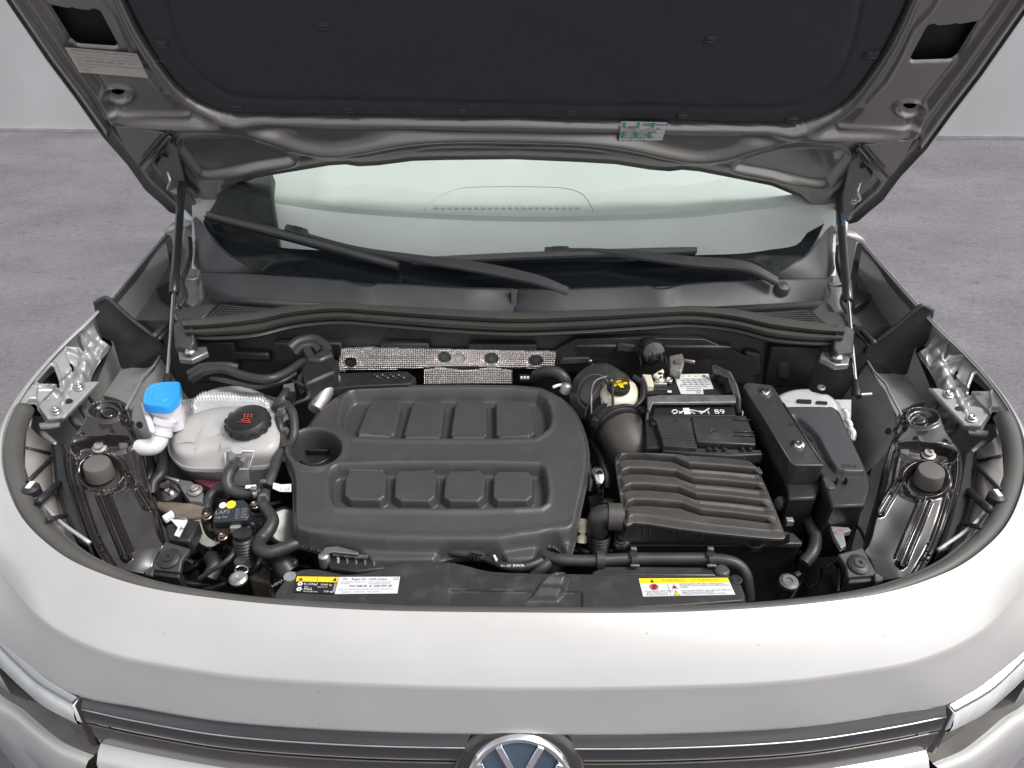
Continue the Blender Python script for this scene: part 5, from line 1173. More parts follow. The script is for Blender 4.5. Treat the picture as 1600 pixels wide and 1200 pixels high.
# ------------------------------------------------------------------ brake servo and reservoir
m = MB(); c = Z(926, 612, .945); ax = np.array([-.55, -.55, .62])
m.lathe(c-ax*.07, ax, [(.060, 0), (.062, .05), (.055, .062), (.030, .066), (.026, .075), (.012, .078), (0, .078)], mt['servo'] if 'servo' in mt else K.dull, seg=32)
for rr_ in (.045, .036): m.tube([c-ax*.005+np.cross(ax, [0, 0, 1])*rr_*math.cos(a)+np.cross(ax, np.cross(ax, [0, 0, 1]))*rr_*math.sin(a) for a in np.linspace(0, 6.28, 26)], .0018, K.dull, seg=6, smooth=1)
m.build('brake_servo', car, sharp=40)
def reservoir():
    m = MB(); t = np.array(catmull([Z(x, y, .955) for x, y in ((938, 612), (950, 600), (975, 594), (992, 600), (997, 615), (990, 628), (968, 632), (945, 628))], 4, True))
    c = t.mean(0); lo = t+[0, -.012, -.05]
    m.ring_loft([(t-c)*.5+c+[0, 0, .012], (t-c)*.9+c+[0, 0, .006], t, t*.5+lo*.5, lo, (lo-lo.mean(0))*1.03+lo.mean(0), (lo-lo.mean(0))*.9+lo.mean(0)+[0, 0, -.03]], K.cream, True, (True, True))
    r = m.build('brake_fluid_reservoir', car, sharp=60)
    m = MB(); m.prism([Z(x, y, .93) for x, y in ((928, 626), (944, 627), (944, 633), (928, 632))], (0, 0, -.012), K.cream); m.build('mounting_lug', r, bevel=.002)
    c = Z(966.5, 603, .975); R = mpx(c, 18); m = MB(); m.lathe(c-[0, 0, .006], (0, -.12, 1), [(R, 0), (R*1.02, .004), (R*.96, .010), (R*.9, .012), (R*.8, .0115), (0, .0115)], K.plas3, seg=32)
    cp = m.build('reservoir_cap', r, sharp=40)
    m = MB()
    for i in range(5):
        a = i*1.2566; m.box(c+np.array([math.cos(a)*R*.5, math.sin(a)*R*.5, .0065]), (R*.22*math.cos(a), R*.22*math.sin(a), 0), (-R*.16*math.sin(a), R*.16*math.cos(a), 0), (0, 0, .0006), K.yellow)
    m.box(c+np.array([0, 0, .0065]), (R*.35, 0, 0), (0, R*.3, 0), (0, 0, .0006), K.yellow)
    m.build('yellow_cap_print', r)
    m = MB(); m.tube([c+np.array([R*.9, .01, .004]), c+np.array([R*.2, -.002, .017]), c+np.array([-R*.5, -R*.3, .016]), c+np.array([-R*.62, -R*1.2, -.004]), c+np.array([-R*.55, -R*2.2, -.03])], .0028, K.plas3, seg=8); m.build('tether_strap', r, sharp=180)
reservoir()
for P, r_ in (([(924, 646, .94), (924, 625, .96), (925, 606, .97), (932, 594, .975), (948, 588, .975)], 1.4), ([(914, 650, .93), (920, 630, .95), (934, 606, .965), (942, 594, .97)], 1.8), ([(984, 640, .94), (994, 634, .95), (1003, 624, .955), (1005, 612, .96), (1004, 598, .965), (990, 588, .97)], 4)):
    hose('sense_wire', P, r_, K.plas3 if r_ > 1.5 else K.galv, 8)
m = MB(); m.prism([Z(x, y, .935) for x, y in ((996, 634), (1016, 632), (1016, 640), (998, 646))], (0, 0, -.01), K.galv); m.build('pipe_clip', car, bevel=.002)
# ------------------------------------------------------------------ battery
def battery():
    pl = plane(1075, 605, .955, 0, 0)
    m = MB(); m.prism([PL(x, y, pl) for x, y in ((1002, 586), (1120, 584), (1140, 640), (1142, 662), (1018, 662), (1006, 616))], -pl[1]*.17, K.plas3)
    b = m.build('battery', car, bevel=.004)
    # label with print
    T = [PL(x, y, pl, .0015) for x, y in ((1052, 585), (1107, 584), (1115, 607.5), (1098, 608), (1099.5, 615.5), (1064, 615.5))]
    m = MB(); m.prism(T, -pl[1]*.001, K.offw)
    u = np.array([1., 0, 0]); v = np.array([.0, 1., 0])
    for i in range(7): m.box(PL(1083+i*1.4 if i < 5 else 1084, 592.0+i*3, pl, .0026), (.021 if i < 5 else .014, 0, 0), (0, .0005, 0), (0, 0, .0002), K.grey)
    for i in range(5):
        for j in range(3): m.box(PL(1066+i*9+j*2.4, 594+j*3, pl, .0028), (.0016, 0, 0), (0, .0011, 0), (0, 0, .0002), K.grey)
    for px, c in ((1059, K.inkblue), (1069, K.yellow), (1078, K.yellow), (1088, K.yellow), (1100, K.inkblue)): m.lathe(PL(px, 587.5, pl, .0018), (0, 0, 1), [(.0028, 0), (.0026, .0008), (0, .0009)], c, seg=12)
    for px, py in ((1066, 602), (1092, 612)): m.tube([PL(px+2.6*math.cos(a), py+1.9*math.sin(a), pl, .0026) for a in np.linspace(0, 6.28, 12)], .0005, K.red, seg=4, smooth=1)
    m.build('battery_label', b)
    # terminal, cream cover, clamp
    m = MB(); m.prism([PL(x, y, pl, .016) for x, y in ((1003, 584), (1018, 585), (1022, 602), (1012, 603), (1007, 590))], -pl[1]*.014, K.cream); m.prism([PL(x, y, pl, .022) for x, y in ((1020, 585), (1036, 575), (1038, 580), (1028, 590))], -pl[1]*.006, K.cream); m.build('terminal_cover', b, bevel=.002)
    m = MB(); m.lathe(PL(1030, 596, pl, .004), (0, 0, 1), [(.012, 0), (.011, .008), (.007, .010), (.006, .018), (0, .018)], K.steel, seg=16); m.box(PL(1030, 600, pl, .006), (.014, 0, 0), (0, .005, 0), (0, 0, .004), K.alu); m.lathe(PL(1045, 596, pl, .006), (0, -.2, 1), [(.007, 0), (.007, .006), (.004, .007), (.003, .004), (0, .004)], K.steel, seg=14); m.build('battery_terminal', b, bevel=.0012)
    m = MB(); m.prism([PL(x, y, pl, .004) for x, y in ((1004, 605), (1044, 604), (1050, 614), (1008, 616))], -pl[1]*.01, K.black)
    for i in range(7): m.box(PL(1024+i*3, 608, pl, .005), (.0007, 0, 0), (0, .0012, 0), (0, 0, .0006), K.grey)
    m.box(PL(1046, 612, pl, .006), (.004, 0, 0), (0, .003, 0), (0, 0, .001), K.white); m.build('fuse_carrier', b, bevel=.001)
    m = MB(); m.prism([PL(x, y, pl, .03) for x, y in ((1046, 556), (1066, 552), (1070, 562), (1064, 580), (1048, 574))], (0, 0, -.02), K.alu); m.tube([PL(1068, 562, pl, .03), PL(1086, 566, pl, .028)], .004, K.brass, seg=8, smooth=1); m.box(PL(1058, 566, pl, .032), (.006, 0, 0), (0, .006, 0), (0, 0, .003), K.dustbrown); m.build('earth_clamp', car, bevel=.002)
    # steel hold-down frame: a cross bar, two standing sides
    m = MB(); m.prism([Z(x, y, .975) for x, y in ((1012, 620), (1030, 617), (1146, 617), (1150, 621), (1150, 628), (1020, 629), (1016, 640), (1012, 640))], (0, 0, -.006), K.galv)
    m.prism([Z(x, y, z) for x, y, z in ((1112, 571, .985), (1117, 570, .985), (1140, 580, .985), (1150, 600, .985), (1155, 620, .98), (1155, 645, .95), (1151, 645, .945), (1147, 620, .97), (1136, 590, .975), (1114, 582, .975))], (.004, 0, -.004), K.galv)
    m.prism([Z(x, y, z) for x, y, z in ((1114, 572, .984), (1138, 582, .98), (1144, 612, .97), (1136, 616, .96), (1128, 590, .96), (1114, 588, .96))], (0, .002, -.004), K.plas3)
    m.build('battery_frame', car, bevel=.0015)
    # decorated dark front strip under the bar
    m = MB(); m.prism([Z(x, y, .962) for x, y in ((1022, 630), (1146, 629), (1150, 650), (1020, 650))], (0, 0, -.01), K.black)
    m.build('battery_front', b, bevel=.002)
    m = MB(); g = lambda x, y: Z(880+x/5, 520+y/5, .9635)
    def st(P, w_=.0011, sm=3): m.tube([g(*p) for p in P], w_, K.white, seg=5, smooth=sm)
    for cx in (870,): st([(cx-22, 620), (cx-10, 605), (cx+12, 604), (cx+22, 616), (cx+6, 628), (cx-14, 630)])
    m.prism([g(935, 588), g(982, 586), g(998, 632), g(946, 634)], (0, 0, -.001), K.white)
    st([(985, 600), (1060, 615), (1080, 632)], sm=1); st([(1075, 630), (1140, 590)], sm=1); st([(1000, 618), (1030, 632)], sm=1); st([(1130, 612), (1138, 634)], sm=1); st([(905, 612), (925, 628)], sm=1); st([(1060, 612), (1110, 618)], sm=1); st([(905, 630), (935, 612)], sm=1)
    m.text('89', g(1185, 632), (1, 0, 0), (0, 1, 0), K.white, size=.020)
    m.build('front_marking', b)
    # folded plastic cover in front
    pl2 = plane(1110, 676, .955, 0, -.12)
    m = MB(); m.prism([PL(x, y, pl2) for x, y in ((1018, 650), (1024, 648), (1080, 648), (1079, 655), (1087, 694), (1087, 686), (1089, 700), (1037, 697), (1034, 684), (1026, 660))], -pl2[1]*.02, K.plas2); cv = m.build('battery_cover', car, bevel=.002)
    m = MB(); m.prism([PL(x, y, pl2, -.001) for x, y in ((1080, 648), (1166, 649), (1170, 660), (1180, 684), (1181, 695), (1089, 690), (1082, 662))], -pl2[1]*.02, K.plas2); m.build('cover_flap', cv, bevel=.002)
    m = MB(); m.prism([PL(x, y, pl2, -.010) for x, y in ((1036, 686), (1086, 686), (1087, 700), (1189, 703), (1192, 710), (1140, 712), (1036, 704))], (0, 0, -.02), K.plas2); m.build('cover_skirt', cv, bevel=.0015)
    for a, b_ in (((1036, 688), (1086, 687)), ((1036, 684), (1085, 683))):
        m = MB(); m.tube([PL(*a, pl2, .001), PL(*b_, pl2, .001)], .0012, K.plas2, seg=6, smooth=1); m.build('fold_line', cv)
    for y in (656, 675, 681):
        m = MB(); m.tube([PL(1146, y-1, pl2, .001), PL(1172+(y-656)*.3, y, pl2, .001)], .0014, K.plas2, seg=6, smooth=2); m.build('cover_rib', cv, sharp=180)
    m = MB(); m.tube([PL(1114+4.5*math.cos(a), 675+3*math.sin(a), pl2, .0) for a in np.linspace(0, 6.28, 14)], .0008, K.plas2, seg=5, smooth=1); m.lathe(PL(1056, 658, pl2, .0), pl2[1], [(.005, 0), (0, .0006)], K.black, seg=12); m.build('moulded_ring', cv)
    for x in (1108, 1118, 1132, 1160, 1172):
        m = MB(); m.box(PL(x, 702, pl2, -.006), (.003, 0, 0), (0, .003, 0), (0, 0, .003), K.plas3); m.build('latch_tab', cv, bevel=.0008)
    m = MB(); m.prism([PL(x, y, pl2, -.012) for x, y in ((1008, 655), (1026, 655), (1036, 700), (1010, 700))], (0, 0, -.10), K.black); m.tube([Z(1014, 645, .95), Z(1012, 660, .94), Z(1016, 672, .93)], .005, K.galv, seg=8); m.build('battery_side_box', car, bevel=.004)
battery()
# ------------------------------------------------------------------ fuse box and relay box
def boxes():
    pl = plane(1225, 660, .975, 0, -.10)
    A = zc(5, 1120, 560, [(205, 215), (225, 192), (260, 188), (428, 208), (445, 225), (838, 826), (832, 836), (620, 836), (600, 828), (575, 815)])
    m = MB(); m.prism([PL(x, y, pl) for x, y in A], -pl[1]*.045, K.plas2); a = m.build('relay_box_cover', car, bevel=.003, segs=3, label='long satin black cover held by two bright bolts')
    m = MB(); m.prism([PL(x, y, pl, -.045) for x, y in zc(5, 1120, 560, [(235, 300), (440, 240), (800, 836), (820, 1000), (770, 1095), (560, 1100), (545, 1000)])], (0, .01, -.16), K.plas3); m.build('relay_box', a, bevel=.004)
    m = MB(); m.prism([PL(x, y, pl, -.075) for x, y in zc(5, 1120, 560, [(540, 1060), (765, 1056), (772, 1092), (560, 1104)])], (0, 0, -.02), K.plas2); m.build('relay_box_lip', a, bevel=.002)
    m = MB(); m.tube([PL(x, y, pl, .0005) for x, y in zc(5, 1120, 560, [(330, 410), (580, 815)])], .0016, K.plas2, seg=6, smooth=1); m.tube([PL(x, y, pl, .0005) for x, y in zc(5, 1120, 560, [(520, 350), (820, 815)])], .0016, K.plas2, seg=6, smooth=1); m.build('edge_line', a, sharp=180)
    m = MB(); m.text('E-BOX', PL(1232, 664, pl, .0008), (.9, -.25, 0), (.25, .9, 0), K.plas3, size=.016); m.build('embossed_text', a)
    m = MB(); m.prism([PL(x, y, pl, -.04) for x, y in zc(5, 1120, 560, [(306, 440), (330, 440), (404, 590), (392, 625)])], (0, 0, -.02), K.plas2); m.build('side_clip', a, bevel=.002)
    for x, y in ((380, 264), (632, 676)):
        m = MB(); m.lathe(PL(1120+x/5, 560+y/5, pl, .0005), pl[1], [(.0115, 0), (.011, .0025), (.0070, .003), (.0065, .007), (.003, .0075), (0, .0065)], K.chrome, seg=18); m.build('bright_bolt', a, sharp=30)
    p2 = plane(1295, 690, .955, .03, -.12)
    B = [(1210, 632), (1232, 630), (1300, 630), (1308, 634), (1314, 644), (1357, 733), (1354, 739), (1345, 741), (1312, 740), (1290, 720)]
    Bs = np.array(chaikin(B, 1))
    def bh(X, Yv):
        d = sdpoly(X, Yv, Bs); h = -.012*(1-ss(0, 6, d))
        v = dline(X, Yv, rline([(1250, 655), (1268, 668), (1282, 688), (1294, 712), (1310, 742)]))
        xr = np.interp(Yv, [640, 664, 680, 700, 742], [1236, 1262, 1278, 1288, 1311]); h += -.010*ss(3, -6, X-xr)*ss(645, 660, Yv)
        return h
    m = MB(); m.field((1205, 625, 1362, 746), 1.0, p2, bh, mt['fuse'], drop=-.03, sdf=lambda X, Yv: sdpoly(X, Yv, Bs), out=Bs, skirt=.012); f = m.build('fuse_box_cover', car, sharp=50, label='smooth dark lid of the fuse box beside the right strut tower')
    m = MB(); m.prism([PL(x, y, p2, -.010) for x, y in ((1215, 640), (1300, 634), (1312, 642), (1356, 738), (1360, 760), (1352, 790), (1300, 792), (1285, 745))], (0, .02, -.14), K.plas3); m.build('fuse_box', f, bevel=.004)
    m = MB(); m.prism([PL(x, y, p2, -.006) for x, y in zc(5, 1120, 560, [(820, 925), (870, 915), (930, 990), (925, 1015), (880, 1020), (850, 1000)])], (0, 0, -.012), K.plas2); m.build('cable_lug', f, bevel=.002)
    for x, y in ((1295, 767), (1286, 768)): m = MB(); m.lathe(Z(x, y, .90), (0, -.3, 1), [(.006, 0), (.006, .004), (.003, .006), (0, .006)], K.steel, seg=12); m.build('terminal_nut', f, sharp=30)
    for x in (1308, 1322): m = MB(); m.box(PL(x, 752, p2, -.006), (.0012, 0, 0), (0, .004, 0), (0, 0, .008), K.plas2); m.build('lid_clip', f)
    m = MB(); m.tube([PL(x, y, p2, -.012) for x, y in ((1304, 744), (1354, 747), (1358, 748))], .0014, K.plas2, seg=6, smooth=1); m.tube([PL(1356, 742, p2, -.01), PL(1360, 765, p2, -.03)], .0014, K.plas2, seg=6, smooth=1); m.build('lid_seam', f)
    t = Z(1190, 612, 0)
    m = MB(); m.text('ETKA', PL(1316, 730, p2, .0012), (1, 0, 0), (0, 1, 0), K.plas3, size=.011); m.build('moulded_code', f)
mt['fuse'] = M('fuse_lid', (.045, .043, .048), .40, 0, 0, .08, 6, 600, .15)
boxes()
# cable loom right of the filter box
h, _, _ = hose('cable_loom', [(1250, 780, .86), (1256, 800, .86), (1266, 822, .86), (1274, 840, .855), (1270, 862, .85), (1256, 880, .84)], [7, 8, 9, 10, 10, 10], K.hose)
m = MB(); m.lathe(Z(1220, 784, .885), (-.2, -.1, 1), [(.012, -.01), (.012, 0), (.007, .006), (0, .006)], K.galv, seg=12); m.build('loom_grommet', car, sharp=40); m = MB(); m.box(Z(1233, 815, .885), (.006, 0, 0), (0, .005, 0), (0, 0, .006), K.alu); m.build('loom_clip', car, bevel=.001)
# right of the bay: broken connector bits and ribbed hose end
m = MB(); m.prism([Z(x, y, .88) for x, y in ((1298, 822), (1326, 824), (1330, 829), (1318, 832), (1322, 852), (1314, 856), (1304, 838))], (0, 0, -.01), K.metal); m.tube([Z(x, y, .888) for x, y in ((1304, 832), (1310, 828), (1318, 830))], .001, K.red, seg=4); m.build('headlamp_connector', car, bevel=.002)
for x, y in ((1282, 802), (1298, 800), (1305, 806)): m = MB(); m.prism([Z(x+a, y+b, .86) for a, b in ((-4, -2), (3, -5), (5, 4), (-2, 5))], (0, 0, -.006), K.galv); m.build('foil_tag', car)
m = MB(); m.lathe(Z(1233, 908, .875), (0, -.1, 1), [(.0145, -.006), (.0145, 0), (.010, .003), (.005, .003), (.004, .001), (0, .001)], K.galv, seg=20); m.build('drain_plug', car, sharp=30)
m = MB(); m.box(Z(1246, 898, .85), (.005, .003, 0), (-.002, .004, 0), (0, 0, .004), mt['sensor']); m.build('blue_connector', car, bevel=.002)
# ------------------------------------------------------------------ lifting eye, sensors right of the cover
m = MB(); m.tube([Z(x, y, z) for x, y, z in ((938, 774, .885), (938, 758, .915), (937, 746, .925), (934, 738, .92), (931, 744, .905))], [.0065, .007, .0095, .0105, .009], K.chrome, seg=14); m.build('lifting_eye', car, sharp=180)
m = MB(); m.prism([Z(x, y, .86) for x, y in ((918, 775), (940, 770), (946, 790), (922, 798))], (0, 0, -.05), K.plas3); m.box(Z(950, 785, .87), (.012, 0, 0), (0, .006, 0), (0, 0, .006), K.plas2); m.build('coil_connector', car, bevel=.003)
m = MB(); m.lathe(Z(910, 828, .87), (.1, .6, 1), [(.010, -.02), (.010, .012), (.006, .018), (0, .018)], K.cream, seg=14); m.box(Z(910, 838, .86), (.009, 0, 0), (0, .006, 0), (0, 0, .012), K.plas3); m.build('cream_sensor', car, bevel=.001)
for P, r_ in (([(906, 700, .86), (916, 720, .86), (922, 748, .85), (920, 770, .84)], 6), ([(925, 690, .87), (938, 715, .87), (945, 740, .86), (948, 765, .85)], 7), ([(900, 850, .84), (915, 862, .84), (935, 858, .84)], 5)):
    hose('engine_hose', P, r_, K.plas3)

# ------------------------------------------------------------------ crossmember cover at the front
def shroud():
    pl = plane(800, 912, .905, 0, -.03)
    O = [(425, 930), (440, 908), (452, 895), (466, 888), (485, 885.5), (500, 887), (522, 892), (540, 895), (556, 894), (575, 891), (606, 882), (630, 876), (662, 873.5), (700, 875), (728, 880), (752, 887), (775, 891), (850, 893), (1000, 895), (1100, 896), (1134, 896), (1148, 899), (1156, 906), (1168, 934), (1160, 945), (800, 962), (430, 940)]
    Os = np.array(chaikin(O, 1))
    LH = [(820, 940), (834, 925), (852, 908), (866, 901), (884, 901), (888, 906), (886, 918), (880, 930), (872, 940)]
    def sh(X, Yv):
        d = sdpoly(X, Yv, Os); h = -.006*(1-ss(0, 4, d))+.0015*ss(899, 901, Yv)*ss(600, 700, X)
        h += -.004*ss(0, 2, sdpoly(X, Yv, [(700, 922), (705, 921), (908, 924), (911, 926), (911, 960), (700, 960)]))
        dl = sdpoly(X, Yv, LH); h += .018*ss(-1, 7, dl)*ss(-10, 30, 940-Yv)
        h += -.004*ss(0, 5, sdpoly(X, Yv, [(868, 906), (884, 906), (880, 914), (866, 914)]))
        h += .0012*bump(dline(X, Yv, [(450, 902), (444, 925)]), 2)
        return h
    m = MB(); m.field((420, 870, 1172, 952), 1.1, pl, sh, K.plas2, drop=-.035, sdf=lambda X, Yv: sdpoly(X, Yv, Os), out=Os, skirt=.010); s = m.build('crossmember_cover', car, sharp=50)
    for x, y in ((453, 902), (1150, 907)):
        m = MB(); m.lathe(PL(x, y, pl, .0), (0, 0, 1), [(.009, 0), (.009, .0025), (.006, .003), (.005, .0015), (0, .0015)], K.grey if x < 500 else K.plas3, seg=16); m.build('screw', s, sharp=30)
    m = MB(); m.text('HINAVUHR', PL(426, 918, pl, -.002), (.72, .69, 0), (-.69, .72, 0), K.grey, size=.008); m.build('moulded_text', s)
    def quad(c4, off=.002): 
        P = [PL(x, y, pl, off) for x, y in c4]
        return lambda u, v, k=0: (P[0]*(1-u)*(1-v)+P[1]*u*(1-v)+P[2]*u*v+P[3]*(1-u)*v)+pl[1]*(k*.0003)
    def rect(m, q, u0, v0, u1, v1, mat, k=0, d=.0004):
        m.prism([q(u0, v0, k), q(u1, v0, k), q(u1, v1, k), q(u0, v1, k)], -pl[1]*d, mat)
    def tri(m, q, cu, cv, su, sv, mat, k=1): m.prism([q(cu, cv-sv, k), q(cu+su, cv+sv, k), q(cu-su, cv+sv, k)], -pl[1]*.0002, mat)
    def txt(m, q, t, u, v, size, mat, k=2, al='LEFT'):
        o = q(u, v, k); e1 = q(u+.01, v, k)-o; e1 = e1/np.linalg.norm(e1); e2 = q(u, v-.01, k)-o; e2 = e2/np.linalg.norm(e2); m.text(t, o, e1, e2, mat, size=size, align=al)
    # yellow and black refrigerant label
    q = quad(((463, 900), (530, 901), (523, 928), (458, 925)))
    m = MB(); rect(m, q, 0, 0, 1, 1, K.ink, 0, .001); rect(m, q, .02, .03, .99, .34, K.yellow, 1)
    tri(m, q, .12, .19, .06, .10, K.ink, 2); tri(m, q, .92, .17, .05, .10, K.ink, 2); txt(m, q, 'i', .50, .28, .008, K.ink)
    txt(m, q, '!', .105, .28, .0055, K.yellow, 3)
    for v in (.50, .82):
        for a in range(6): m.box(q(.13, v, 2)+np.array([math.cos(a*1.047)*.0026, math.sin(a*1.047)*.0026, 0]), (.0012, 0, 0), (0, .0012, 0), (0, 0, .0002), K.white)
    txt(m, q, 'R-1234yf', .22, .55, .0055, K.white); txt(m, q, '0,460 kg', .62, .55, .0048, K.white); txt(m, q, 'SAE J', .24, .68, .0028, K.white); txt(m, q, '5Q0 010 187', .55, .68, .0028, K.white)
    txt(m, q, 'PAG', .24, .86, .0064, K.white); txt(m, q, 'VW 820 450 PAG', .24, .97, .0028, K.white); txt(m, q, 'TYP 46', .72, .95, .0045, K.white); rect(m, q, .93, .4, .99, .92, K.grey, 1)
    m.build('refrigerant_label', s)
    # white oil label
    q = quad(((530, 901.5), (625, 901), (621, 927), (523, 928)))
    m = MB(); rect(m, q, 0, 0, 1, 1, K.offw, 0, .001)
    txt(m, q, 'TSI', .07, .20, .0052, K.ink); txt(m, q, 'Engine Oil   Huile moteur', .22, .20, .0050, K.ink); rect(m, q, .90, .06, .98, .2, K.grey, 1); rect(m, q, .91, .1, .97, .17, K.offw, 2)
    txt(m, q, 'Use only oil that complies with', .05, .34, .0028, K.grey); txt(m, q, 'Utilisez uniquement une huile', .50, .34, .0028, K.grey); txt(m, q, 'VW 508 00', .05, .44, .0028, K.grey); txt(m, q, 'qui est conforme a la norme', .50, .44, .0028, K.grey)
    txt(m, q, 'VW 508 00  &  SAE 0W-20', .20, .62, .0056, K.ink)
    txt(m, q, 'See owner manual for approved oils', .05, .77, .0028, K.grey); txt(m, q, 'Voir manuel pour huiles approuvees', .48, .77, .0028, K.grey); txt(m, q, 'Synthetic oil      5C0 010 556      Made in Mexico', .10, .93, .0028, K.grey)
    m.build('oil_label', s)
    # warning label
    q = quad(((998, 904), (1137, 903), (1149, 929), (1005, 932)))
    m = MB(); rect(m, q, 0, 0, 1, 1, K.offw, 0, .001); rect(m, q, .0, .0, 1, .28, mt['warn'], 1)
    tri(m, q, .14, .15, .025, .09, K.ink, 2); txt(m, q, 'WARNING    ATTENTION', .24, .22, .0075, mt['warnink'])
    rect(m, q, .30, .30, .305, 1, K.grey, 1)
    m.tube([q(.145+.04*math.cos(a), .50+.145*math.sin(a), 3) for a in np.linspace(0, 6.28, 20)], .0009, K.red, seg=5, smooth=1); m.tube([q(.12, .40, 3), q(.17, .60, 3)], .0008, K.red, seg=5, smooth=1)
    m.box(q(.145, .50, 2), (.003, 0, 0), (0, .0035, 0), (0, 0, .0002), K.ink)
    tri(m, q, .37, .48, .035, .14, K.red, 1); tri(m, q, .37, .49, .024, .10, K.offw, 2); m.box(q(.37, .53, 4), (.002, 0, 0), (0, .0015, 0), (0, 0, .0002), K.ink)
    tri(m, q, .37, .83, .037, .15, K.ink, 1); tri(m, q, .37, .84, .030, .12, mt['warn'], 2); txt(m, q, '!', .363, .93, .007, K.ink, 4)
    for i, t in enumerate(('Keep hands clear of fan', 'when engine is hot', 'Risque de blessure')): txt(m, q, t, .04, .76+i*.10, .0042, K.grey)
    for i, t in enumerate(('Switch ignition off before working here', 'Couper le contact avant toute intervention', 'moteur', '', 'Hot coolant. Never open the cap while hot', 'Liquide chaud sous pression', 'Ne jamais ouvrir le bouchon a chaud')): txt(m, q, t, .43, .38+i*.095, .0042, K.grey)
    m.build('warning_label', s)
mt['warn'] = flat('warning_yellow', (.92, .72, .01)); mt['warnink'] = flat('warning_ink', (.45, .28, .02))
shroud()
# fan shroud lid behind it, ribbed charge cooler, front hose
m = MB(); m.prism([Z(x, y, .885) for x, y in ((925, 893), (945, 884), (1132, 886), (1138, 892), (1140, 900), (925, 899))], (0, 0, -.03), K.plas2); m.lathe(Z(1128, 892, .887), (0, 0, 1), [(.012, 0), (.011, .004), (0, .005)], K.airbox, seg=16); m.build('fan_shroud', car, bevel=.003)
m = MB(); m.prism([Z(x, y, .885) for x, y in ((500, 862), (516, 858), (592, 872), (602, 888), (560, 893), (516, 888))], (0, 0, -.06), K.plas3); b = m.build('charge_cooler', car, bevel=.003)
for i in range(5): m = MB(); m.tube([Z(528+i*14, 870+i*1.4, .888), Z(529+i*14, 888+i*.6, .880)], .0022, K.galv if i == 0 else K.plas2, seg=6, smooth=1); m.build('cooler_rib', b)
for i in range(3): m = MB(); m.box(Z(531+i*17, 866+i*2, .893), (.010, 0, 0), (0, .003, 0), (0, 0, .0015), K.galv); m.build('cooler_clip', b)
m = MB(); m.prism([Z(x, y, .90) for x, y in ((508, 855), (528, 853), (560, 862), (560, 866), (520, 862), (500, 866))], (0, 0, -.004), K.galv); m.lathe(Z(506, 868, .895), (0, 0, 1), [(.009, -.02), (.009, 0), (.005, .003), (0, .003)], K.alu, seg=12); m.build('cooler_bracket', b, bevel=.001)
m = MB(); m.prism([Z(x, y, .875) for x, y in ((602, 876), (700, 868), (712, 874), (640, 886), (604, 892))], (0, 0, -.05), K.alu)
m.build('aluminium_casing', car, bevel=.003)
for i in range(14): m = MB(); m.box(Z(606+i*7, 876-i*.3, .879), (.0012, 0, 0), (0, .008, 0), (0, 0, .002), K.galv); m.build('casting_fin', car)
h, _, _ = hose('front_coolant_hose', [(690, 860, .885), (716, 864, .888), (740, 867, .888), (756, 871, .885)], [7, 7.5, 7.5, 7.5])
for x, y in ((738, 867), (743, 868), (748, 869)): clamp(h, (x, y), (x+1.5, y+.4), .889, 8.6, K.hose)
hose('front_coolant_hose', [(750, 870, .885), (766, 876, .885), (786, 884, .885), (806, 887, .885), (826, 884, .885), (846, 876, .885)], [6, 7, 7, 7, 8, 9], K.plas3)
m = MB(); m.text('<- /// 5WA', Z(782, 886, .8985), (1, .03, 0), (-.03, 1, 0), K.white, size=.008); m.tube([Z(772, 868, .898), Z(776, 876, .898)], .002, K.white, seg=5, smooth=1); m.build('hose_marking', car)
h, _, _ = hose('vent_hose', [(832, 858, .87), (852, 868, .885), (872, 874, .89), (900, 876, .89), (932, 876, .89), (960, 874, .89), (1000, 873, .89), (1050, 873, .89), (1100, 873, .89), (1135, 876, .89), (1155, 884, .885), (1165, 898, .875), (1168, 915, .86), (1170, 935, .84)], [9, 9, 9, 9, 9.5, 9.5, 9.5, 9.5, 9.5, 9.5, 9.5, 9.5, 9.5, 9.5], seg=18)
hose('vent_branch', [(832, 898, .87), (846, 888, .88), (858, 878, .885)], [8, 9, 9])
m = MB(); m.tube([Z(932, 875, .89), Z(944, 875, .89)], .0148, K.plas2, seg=18, smooth=1); m.build('hose_coupling', h, sharp=40)
for x in (990, 1110):
    m = MB(); m.tube([Z(x-5, 874, .89), Z(x+5, 874, .89)], .0140, K.plas3, seg=18, smooth=1)
    m.build('hose_clip', h, sharp=40)
    m = MB(); m.box(Z(x, 859, .895), (.0045, 0, 0), (0, .003, 0), (0, 0, .004), K.galv); m.box(Z(x+2, 884, .893), (.007, 0, 0), (0, .002, 0), (0, 0, .002), K.galv); m.box(Z(x, 866, .903), (.006, 0, 0), (0, .005, 0), (0, 0, .0012), K.plas3); m.build('clip_lock', h, bevel=.0008)

# ------------------------------------------------------------------ bonnet stickers
mt['decal'] = flat('decal_film', (.50, .46, .42), .4)
def hood_quad(c4, off):
    P = [PL(x, y, HPL, off) for x, y in c4]
    return lambda u, v, k=0: (P[0]*(1-u)*(1-v)+P[1]*u*(1-v)+P[2]*u*v+P[3]*(1-u)*v)+HN*(k*.0003)
def hrect(m, q, u0, v0, u1, v1, mat, k=0): m.prism([q(u0, v0, k), q(u1, v0, k), q(u1, v1, k), q(u0, v1, k)], -HN*.0003, mat)
def htxt(m, q, t, u, v, size, mat, k=2):
    o = q(u, v, k); e1 = q(u+.01, v, k)-o; e1 = e1/np.linalg.norm(e1); e2 = q(u, v-.01, k)-o; e2 = e2/np.linalg.norm(e2); m.text(t, o, e1, e2, mat, size=size)
q = hood_quad(((101, 74), (214, 84), (232, 122), (124, 113)), .0055)
m = MB(); hrect(m, q, 0, 0, 1, 1, mt['decal'])
